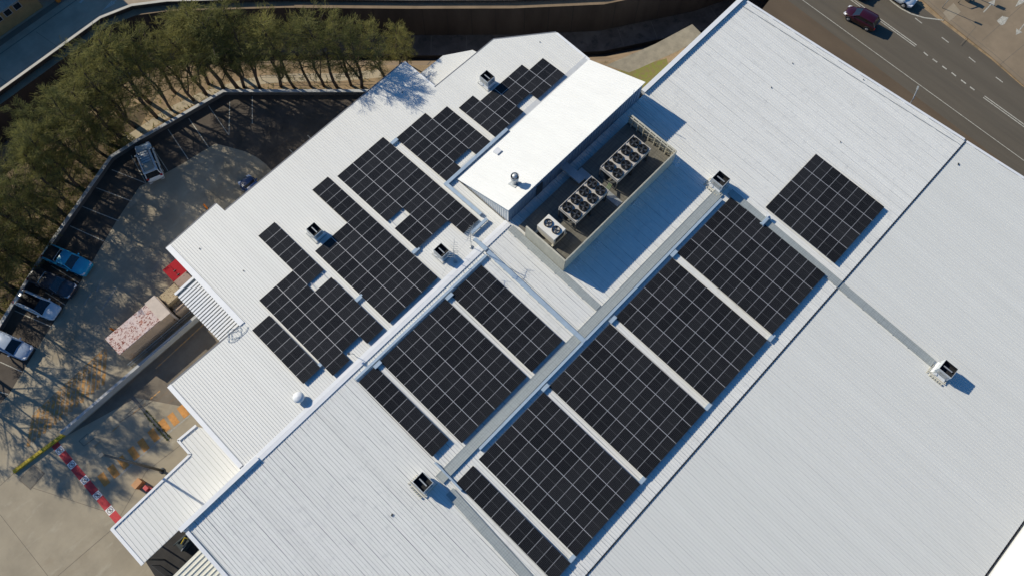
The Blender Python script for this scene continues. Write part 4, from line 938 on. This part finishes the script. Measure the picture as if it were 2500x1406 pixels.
mb = MB(); mb.box(-6.1, -3.0, 41.0, 41.45, .1, 1.6); mb.tube([(-6.0, 41.2, 1.7), (-4.2, 41.2, 1.7)], .06, 8); mb.tube([(-6.25, 43.2, .3), (-6.25, 43.2, 2.6), (-6.25, 41.0, 2.6)], .07, 8); mb.build('ram_frame', rust_side, t)
mb = MB(); mb.box(-4.1, -2.5, 42.6, 43.95, .05, 1.5); tag(bevel(mb.build('lidded_bin', brown_lid), .04), 'speckled brown bin lid between the red bin and the roof', 'bin')
t = thing('red_bin', 'large red steel bin with a split flat lid beside the white roof corner', 'bin')
mb = MB(); mb.box(-4.05, -2.2, 44.15, 45.95, .1, 1.1); mb.build('bin_body', red_lid, t)
mb = MB(); mb.box(-4.15, -3.32, 44.1, 46.0, 1.1, 1.2); mb.build('lid', red_lid, t); mb = MB(); mb.box(-3.28, -2.1, 44.1, 46.0, 1.1, 1.2); mb.build('lid', red_lid, t)
mb = MB(); mb.box(-3.45, -3.15, 45.0, 45.06, 1.205, 1.26); mb.box(-3.45, -3.15, 44.4, 44.46, 1.205, 1.26); mb.build('handle', steel_dark, t)
def bollard(px, py, lab):
    p = G(px, py); t = thing('bollard', lab, 'bollard', p, 0, 'orange bollards in the yard'); mb = MB(); mb.lathe((0, 0, 0), [(.11, 0), (.11, 1.0), (.08, 1.08), (.001, 1.1)], 14); mb.build('post', orange_pl, t)
    mb = MB(); mb.lathe((0, 0, 0), [(.16, 0), (.16, .03), (.12, .04)], 14); mb.build('base_plate', steel_dark, t)
bollard(281, 808, 'orange bollard beside the far side of the pink container'); bollard(506, 510, 'orange bollard standing just off the white roof step')
# trench drain with weeds
t = thing('trench_drain', 'dark trench drain with weeds growing along it across the dock driveway', 'drain')
mb = MB(); mb.flat([(-14.9, 38.0), (-14.55, 38.0), (-14.62, 31.9), (-14.86, 31.9)], .013); mb.build('grate', steel_dark, t)
mb = MB(); mb.flat([(-15.6, 39.2), (-14.4, 39.2), (-14.4, 38.3), (-15.6, 38.3)], .012); mb.build('sump_lid', dock_m, t)
mb = MB()
for k in range(420):
    y = 31.9 + 4.0 * random.random() ** 1.2; x = -14.74 + random.choice((-1, 1)) * (.12 + .1 * random.random()); a = random.random() * 6.28; l = .05 + .1 * random.random(); c, s = math.cos(a) * l, math.sin(a) * l
    mb.face([(x - s * .3, y + c * .3, .02), (x + s * .3, y - c * .3, .02), (x + c, y + s, .03 + l * .8)])
tag(mb.build('weeds', weed, t), kind='stuff')
for (px, py, lab, sx, sy) in [(78, 1163, 'dark square pit grate beside the yellow kerb end', .95, .8)]:
    p = G(px, py); t = thing('pit_grate', lab, 'drain', p, .15); mb = MB(); mb.box(-sx, sx, -sy, sy, .006, .02); mb.build('frame', joint_m, t)
    mb = MB()
    for k in range(14): mb.box(-sx * .9, sx * .9, -sy * .85 + k * sy * .125, -sy * .85 + k * sy * .125 + .05, .02, .03)
    mb.build('grate_bar', mat('worn grate', (.22, .2, .16), .8), t)
# light pole and lamp
p = G(395, 1150); t = thing('light_pole', 'tall dark light pole leaning over the orange blocks beside the canopy', 'light pole', (-17.1, 29.95, 0))
mb = MB(); mb.tube([(0, 0, 0), (0, 0, 12)], [.14, .09], 12); mb.build('pole', steel_dark, t); mb = MB(); mb.lathe((0, 0, 0), [(.3, 0), (.3, .06), (.16, .08)], 12); mb.build('base_plate', steel_dark, t)
mb = MB(); mb.box(-.28, .12, -.14, .14, 12.0, 12.14); mb.build('lamp_head', steel_dark, t)
mb = MB(); mb.prism(P2([(392, 1141), (404, 1136), (414, 1156), (402, 1166)], 0), 0, .5)
p = G(345, 1181); t = thing('gas_cage', 'orange crate beside the canopy edge', 'crate', (-19.35, 30.4, 0)); mb = MB(); mb.obox((0, 0, .45), (.85, .1, 0), (-.06, .55, 0), (0, 0, .9)); mb.build('crate_body', mat('orange brown board', (.52, .24, .10), .8, var=.2), t)
mb = MB(); mb.obox((0, 0, .92), (.9, .1, 0), (-.06, .6, 0), (0, 0, .05)); mb.build('lid', mat('orange brown board pale', (.58, .30, .14), .8, var=.2), t)
t = thing('fire_hose_box', 'red hose cabinet half under the canopy beside the orange crate', 'cabinet', (-19.0, 29.4, 0)); mb = MB(); mb.obox((0, 0, .5), (.4, .05, 0), (-.05, .5, 0), (0, 0, 1.0)); mb.obox((.15, -.45, .4), (.45, .05, 0), (-.05, .4, 0), (0, 0, .8)); bevel(mb.build('cabinet_body', mat('faded red', (.55, .08, .08), .6), t), .05)
# shaded fenced corner below the canopy
g = MB(); g.flat([(-23.3, 24.6), (-17.3, 24.6), (-17.3, 20.2), (-22.2, 20.2), (-23.6, 22.0)], .012); struct(g.build('shaded_corner_ground', mat('shade dark asphalt', (.035, .032, .03), .9, var=.4, scale=1)))  # dark tone paints the shade on the ground below the canopy
t = thing('mesh_fence', 'dark mesh fence closing the shaded corner below the canopy', 'fence')
fp = [(-22.6, 23.1), (-22.3, 21.5), (-21.9, 20.7), (-21.6, 18.0)]
for q in fp: mb = MB(); mb.tube([(*q, 0), (*q, 2.0)], .035, 6); mb.build('post', steel_dark, t)
mb = MB()
for a, b in zip(fp[:-1], fp[1:]):
    for z in (.1, 1.0, 1.95): mb.bar((*a, z), (*b, z), .03, .03)
    n = 14
    for k in range(n): q = Vector(a) + (Vector(b) - Vector(a)) * k / n; mb.bar((q.x, q.y, .1), (q.x, q.y, 1.95), .012, .012)
mb.build('mesh_panel', steel_dark, t)
t = thing('pallet_stack', 'pile of dark gear with a yellow clamp under the canopy edge', 'pile', (-19.3, 22.9, 0))
mb = MB(); mb.box(-.9, .9, -.5, .5, 0, .9); mb.box(-.6, 1.1, -.4, .3, .9, 1.3); mb.tube([(-1, .3, 1.4), (1.1, .1, 1.35)], .05, 6); mb.build('gear', mat('dark teal gear', (.03, .045, .05), .6, var=.5, scale=4), t)
mb = MB(); mb.tube([(-.4, -.1, 1.4), (.2, .1, 1.42), (.3, -.2, 1.42)], .05, 6); mb.build('clamp', paint_yel, t)
mb = MB(); mb.tube([(-.9, -.5, 1.0), (.3, -.3, 1.1)], .03, 6); mb.build('rod', alu, t)
# small annexe at the back
t = thing('annexe', 'small low shed with a blue grey metal roof behind the notch in the white roof', 'shed')
A = P2([(1033, 190), (1072, 158), (1118, 152), (1132, 160), (1066, 214)], 4.6)
zan = lambda x, y: 4.6
an = [A[0], A[1], A[2], A[3], (29.3, 38.2), (28.5, 40.5)]
an = [(30.2, 42.3), (33.6, 42.2), (36.4, 40.3), (36.8, 38.5), (29.4, 38.5)]
roof('roof', an, lambda x, y: 4.7 + (38.5 - y) * .06, .4, .04, .03, white_left, parent=t)
mb = MB(); mb.prism([(30.4, 42.0), (33.4, 41.9), (36.1, 40.1), (36.4, 38.8), (29.6, 38.8)], 0, 4.35); mb.build('wall', white_wall, t)
# street lamp and signs by the road
t = thing('street_lamp', 'grey street lamp reaching over the road shoulder from behind the roof edge', 'street lamp', (G(2241, 214, 7.2).x - 1.7, G(2241, 214, 7.2).y - .55, 0))
mb = MB(); mb.tube([(0, 0, 0), (0, 0, 6.4), (.35, .1, 7.0), (1.4, .45, 7.2)], [.1, .07, .06, .05], 8); mb.build('pole', galv, t); mb = MB(); mb.obox((1.6, .52, 7.2), (.5, .16, 0), (-.05, .16, 0), (0, 0, .1)); mb.build('lamp_head', mat('lamp grey', (.3, .31, .3), .5), t)
p = G(2300, 20, .13); t = thing('sign_post', 'thin sign post casting a long shadow on the far pavement', 'sign', p)
mb = MB(); mb.tube([(0, 0, 0), (0, 0, 3.0)], .04, 8); mb.build('post', galv, t); mb = MB(); mb.box(-.14, .14, -.02, .02, 2.45, 3.0); mb.build('sign_plate', alu, t)
p = G(2362, 2, .13); t = thing('boom_gate', 'dark gate post and frame at the car park entrance at the top edge', 'gate', p)
mb = MB(); mb.box(-.25, .25, -.25, .25, 0, 1.1); mb.tube([(.0, 0, 1.0), (-1.2, .6, 1.0), (-1.2, .6, .1)], .06, 8); mb.tube([(0, .3, .6), (1.2, .8, .6)], .05, 8); mb.build('gate_frame', steel_dark, t)
mb = MB(); mb.tube([(.6, 1.4, 0), (.6, 1.4, 3.4)], .05, 8); mb.build('gate_post', steel_dark, t); mb = MB(); mb.box(.45, .95, 1.35, 1.42, 2.7, 3.3); mb.build('gate_sign', white_wall, t)
# ------------------------------------------------------------------ north bank: parapet and building
t = thing('canal_parapet', 'pale curving concrete parapet along the far side of the canal', 'wall')
mb = MB(); Uc = [u for u in U if -200 < u[0] < 120]; Uo = offset(U, -.02); Uo = [q for q, u in zip(Uo, U) if -200 < u[0] < 120]
cut = [i for i, q in enumerate(Uo) if q[0] > 26][0]
wall_run(mb, [(-120, 77.52)] + Uo[:cut + 1], .22, -.5, .5); wall_run(mb, Uo[cut:], .22, -.5, .36); mb.build('parapet_wall', canal_wall_m, t)  # parapet body shares the wall colour with shade darkened into it
mb = MB(); wall_run(mb, [(-120, 77.52)] + Uo[:cut + 1], .34, .5, .56); wall_run(mb, Uo[cut:], .34, .36, .42); mb.build('coping', mat('pale concrete coping', (.56, .53, .46), .85, var=.15, scale=.7), t)
t = thing('brick_building', 'tan brick building with grey green metal roof across the canal', 'building')
bx0, bx1, by, bz = -60, 6.7, 84.3, 2.95
mb = MB()
mb.box(bx0, bx1, by, by + 12, -.1, bz); mb.build('wall', brick, t)
zb_ = lambda x, y: bz + .1 + (y - by) * .62 if y < by + 7.2 else bz + .1 + 7.2 * .62
roof('roof', [(bx0, by - .25), (bx1 - .3, by - .25), (bx1 - .3, by + 7.2), (bx0, by + 7.2)], lambda x, y: bz + .12 + (y - by) * .62, .4, .06, .05, mat('grey green sheet', (.28, .31, .28), .6, var=.15), parent=t)
for x in (1.4, 2.7, 4.0):
    mb = MB(); mb.box(x, x + .9, by - .06, by - .003, 1.7, 2.6); f_ = mb.build('window', alu, t); mb = MB(); mb.box(x + .08, x + .82, by - .09, by - .064, 1.78, 2.52); mb.build('pane', glass_dark, f_)
mb = MB(); mb.box(6.72, 9.6, by + .3, by + 7, 2.6, 2.8); mb.build('porch_roof', mat('porch green', (.22, .27, .22), .6), t)
mb = MB(); mb.box(9.4, 9.9, by - .1, by + .3, -.1, 2.9); mb.box(6.7, 9.4, by + 5, by + 8, -.1, 6.2); mb.build('porch_pier', brick, t)
mb = MB(); mb.box(-60, 10.4, by + 7.3, by + 14, 0, 8.8); mb.build('upper_storey', brick, t)
g = MB(); g.line((-60, 81.9), (12, 82.3), .12, .006); g.line((-60, 83.3), (9, 83.6), .8, .005)
for x in (-22, -12, -3, 4): g.line((x, 81.9), (x + .6, 77.9), .05, .006)
struct(g.build('pavement_joint_lines', joint_m))
g = MB(); A, B = G(300, -12), G(249, 28); d = (B - A).normalized(); n = Vector((-d.y, d.x, 0)); c = A + d * (B - A).length * .45; g.line(A, c, .18, .008); g.flat([c - n * .32, c + n * .32, B], .008); g.line(G(195, 8), G(206, -2), .3, .008); struct(g.build('pavement_arrow_markings', paint_w))
t = thing('bollard', 'orange drum standing by the brick building porch', 'drum', G(143, 3)); mb = MB(); mb.lathe((0, 0, 0), [(.3, 0), (.3, .9), (.25, .95), (.001, .95)], 16); mb.build('drum_body', orange_pl, t)
# ------------------------------------------------------------------ trees
def tree_meshes(seed, low, dense=False):
    rnd = random.Random(seed); tr = MB(); lf = MB()
    lean = (rnd.uniform(-.5, .5), rnd.uniform(-.5, .5)); Ht = 12.0
    def axis(z):
        f = z / Ht; return Vector((lean[0] * f * f * 2 + .15 * math.sin(z * .9 + seed), lean[1] * f * f * 2 + .15 * math.cos(z * .8 + seed * 2), z))
    zs = [Ht * k / 9 for k in range(10)]
    tr.tube([axis(z) for z in zs], [.17 * (1 - .085 * k) + .01 for k in range(10)], 7)
    if seed % 2: tr.tube([axis(1.6), axis(3.2) + Vector((.5, .3, 0)), axis(5.5) + Vector((1.0, .6, 0)), axis(8) + Vector((1.3, .8, 0))], [.11, .09, .06, .03], 6)
    nb = 40 if low else 34; z_lo = .10 if low else .27
    for i in range(nb):
        f = (i + .5) / nb; z = Ht * (z_lo + (1 - z_lo) * f); a = i * 2.4 + rnd.uniform(-.6, .6)
        R = (1.9 * math.sin(math.pi * min(1, (.16 + .84 * f)) ** .9) + .5) * rnd.uniform(.5, 1.5)
        base = axis(min(z, Ht * .97)); up = rnd.uniform(.25, 1.0)
        d = Vector((math.cos(a), math.sin(a), 0))
        tip = base + d * R + Vector((0, 0, R * up + .3)); m_ = base + d * R * .55 + Vector((0, 0, R * up * .7 + .1))
        tr.tube([base, m_, tip], [.05 * (1.2 - f), .03, .012], 4, caps=False)
        for j in range(6):
            s = .35 + .65 * (j + rnd.random()) / 6; q = base.lerp(m_, s * 2) if s < .5 else m_.lerp(tip, s * 2 - 1)
            c = q + Vector((rnd.gauss(0, .2), rnd.gauss(0, .2), rnd.gauss(0, .2)))
            dirc = (d * rnd.uniform(.2, 1.0) + Vector((rnd.gauss(0, .4), rnd.gauss(0, .4), rnd.uniform(.3, 1.1)))).normalized()
            for k in range(24 if dense else (19 if low else (17 if seed % 3 else 10))):
                dv = (dirc + Vector((rnd.gauss(0, .42), rnd.gauss(0, .42), rnd.gauss(0, .4)))).normalized(); l = rnd.uniform(.3, .75); w = rnd.uniform(.010, .020)
                sd = dv.cross(Vector((rnd.gauss(0, 1), rnd.gauss(0, 1), rnd.gauss(0, 1)))).normalized() * w
                o = c + Vector((rnd.gauss(0, .13), rnd.gauss(0, .13), rnd.gauss(0, .13)))
                e = o + dv * l + Vector((0, 0, -l * .12))
                lf.face([o - sd * .7, o + sd * .7, e + sd, e - sd])
    return tr, lf
variants = []
for s in range(10):
    tr, lf = tree_meshes(s + 3, 4 <= s < 8, s >= 8); a = tr.build('trunk', bark); b = lf.build('crown', leaf); variants.append((a.data, b.data)); bpy.data.objects.remove(a); bpy.data.objects.remove(b)
ORD = ['first', 'second', 'third', 'fourth', 'fifth', 'sixth', 'seventh', 'eighth', 'ninth', 'tenth', 'eleventh', 'twelfth', 'thirteenth', 'fourteenth', 'fifteenth', 'sixteenth', 'seventeenth', 'eighteenth', 'nineteenth', 'twentieth', 'twenty first', 'twenty second', 'twenty third', 'twenty fourth', 'twenty fifth', 'twenty sixth', 'twenty seventh', 'twenty eighth', 'twenty ninth', 'thirtieth']
def tree(px, py, H, wd, low, label):
    H *= random.uniform(.82, 1.1); wd *= random.uniform(.85, 1.3); p = G(px + random.uniform(-7, 7), py); k = random.randrange(4) + 4 * low if low < 2 else random.choice((8, 9)); t = thing('casuarina_tree', label, 'tree', (p.x, p.y, -.05), random.random() * 6.28, 'casuarina trees behind the parking wall')
    s = H / 13.0
    for nm, me in zip(('trunk', 'crown'), variants[k]):
        o = bpy.data.objects.new(nm, me); COL.objects.link(o); o.parent = t; o.scale = (wd, wd, s)
front = [(935, 196, 10.5, .8, 0), (893, 211, 11.8, .95, 0), (857, 212, 12.4, 1.0, 0), (822, 212, 12.8, 1.05, 0), (790, 212, 12.0, .9, 0), (758, 213, 12.4, 1.05, 0), (720, 213, 12.6, 1.1, 0), (683, 213, 12.2, 1.05, 0), (638, 213, 13.2, 1.2, 0), (605, 215, 12.4, 1.05, 0), (570, 216, 12.8, 1.05, 0), (546, 217, 13.4, 1.15, 0), (505, 232, 12.6, 1.1, 0), (470, 248, 13.2, 1.2, 0), (428, 268, 12.6, 1.1, 0), (385, 290, 13.2, 1.2, 0), (335, 312, 12.8, 1.15, 0), (292, 338, 12.6, 1.15, 1), (260, 378, 12.0, 1.15, 1), (230, 415, 12.0, 1.15, 1), (200, 455, 11.5, 1.1, 1), (170, 500, 11.5, 1.1, 1), (140, 545, 11.0, 1.1, 1), (108, 590, 10.5, 1.05, 1), (72, 645, 10.0, 1.0, 1), (35, 700, 10.0, 1.0, 1), (0, 752, 11, 1.05, 1), (-50, 810, 13, 1.2, 2), (-105, 860, 13.5, 1.2, 2), (-165, 910, 13.5, 1.2, 2)]
for i, (x, y, H, w, lo) in enumerate(front):
    tree(x, y, H, w, lo, 'feathery olive green casuarina, %s along the parking wall counting from the building' % ORD[i])
back = [(975, 172, 8.5, .8, 0), (1000, 160, 6.5, .65, 0), (590, 192, 10.5, .95, 0), (500, 205, 11.5, 1.1, 0), (425, 225, 12.5, 1.2, 0), (365, 255, 12.5, 1.2, 0), (300, 290, 11.5, 1.15, 0), (240, 335, 10.5, 1.15, 1), (195, 385, 10, 1.1, 1), (155, 440, 9.5, 1.1, 1), (115, 500, 9, 1.1, 1), (75, 565, 9, 1.0, 1), (40, 625, 9, 1.0, 1), (-10, 690, 9.5, 1.0, 1)]
for i, (x, y, H, w, lo) in enumerate(back):
    tree(x, y, H, w, lo, 'olive casuarina in the back row nearer the canal, %s from the building end' % ORD[i])
# undergrowth of the tree strip
mb = MB(); rnd = random.Random(11)
wv = [Vector(p) for p in wall_w]
for k in range(5200):
    i = rnd.choice((1, 1, 2, 2, 3, 4, 0, 5)); q = wv[i].lerp(wv[i + 1], rnd.random()); t1 = (wv[i + 1] - wv[i]).normalized(); n = Vector((-t1.y, t1.x)); off = .4 + 6.5 * rnd.random() ** 1.6
    if i >= 4 and rnd.random() < .6: continue
    p = q + n * off; a = rnd.random() * 6.28; l = rnd.uniform(.15, .5); c, s = math.cos(a) * l, math.sin(a) * l; h = rnd.uniform(.1, .5)
    mb.face([(p.x - s * .14, p.y + c * .14, .0), (p.x + s * .14, p.y - c * .14, .0), (p.x + c, p.y + s, h)])
tag(mb.build('undergrowth', leaf), 'low scrubby undergrowth and leaf litter between the trees', 'undergrowth', kind='stuff')
# low chain fence on the tree strip
t = thing('strip_fence', 'low thin rail fence on the dry strip between the trees and path', 'fence')
q0 = [G(x, y) for x, y in [(640, 196), (720, 196), (800, 195), (900, 193)]]
mb = MB()
for a, b in zip(q0[:-1], q0[1:]):
    mb.tube([a + Vector((0, 0, .9)), b + Vector((0, 0, .9))], .025, 5); mb.tube([a + Vector((0, 0, .5)), b + Vector((0, 0, .5))], .02, 5)
mb.build('rail', steel_dark, t)
for a, b in zip(q0[:-1], q0[1:]):
    for k in range(2): q = a.lerp(b, k / 2); mb = MB(); mb.tube([q, q + Vector((0, 0, .95))], .035, 6); mb.build('post', steel_dark, t)
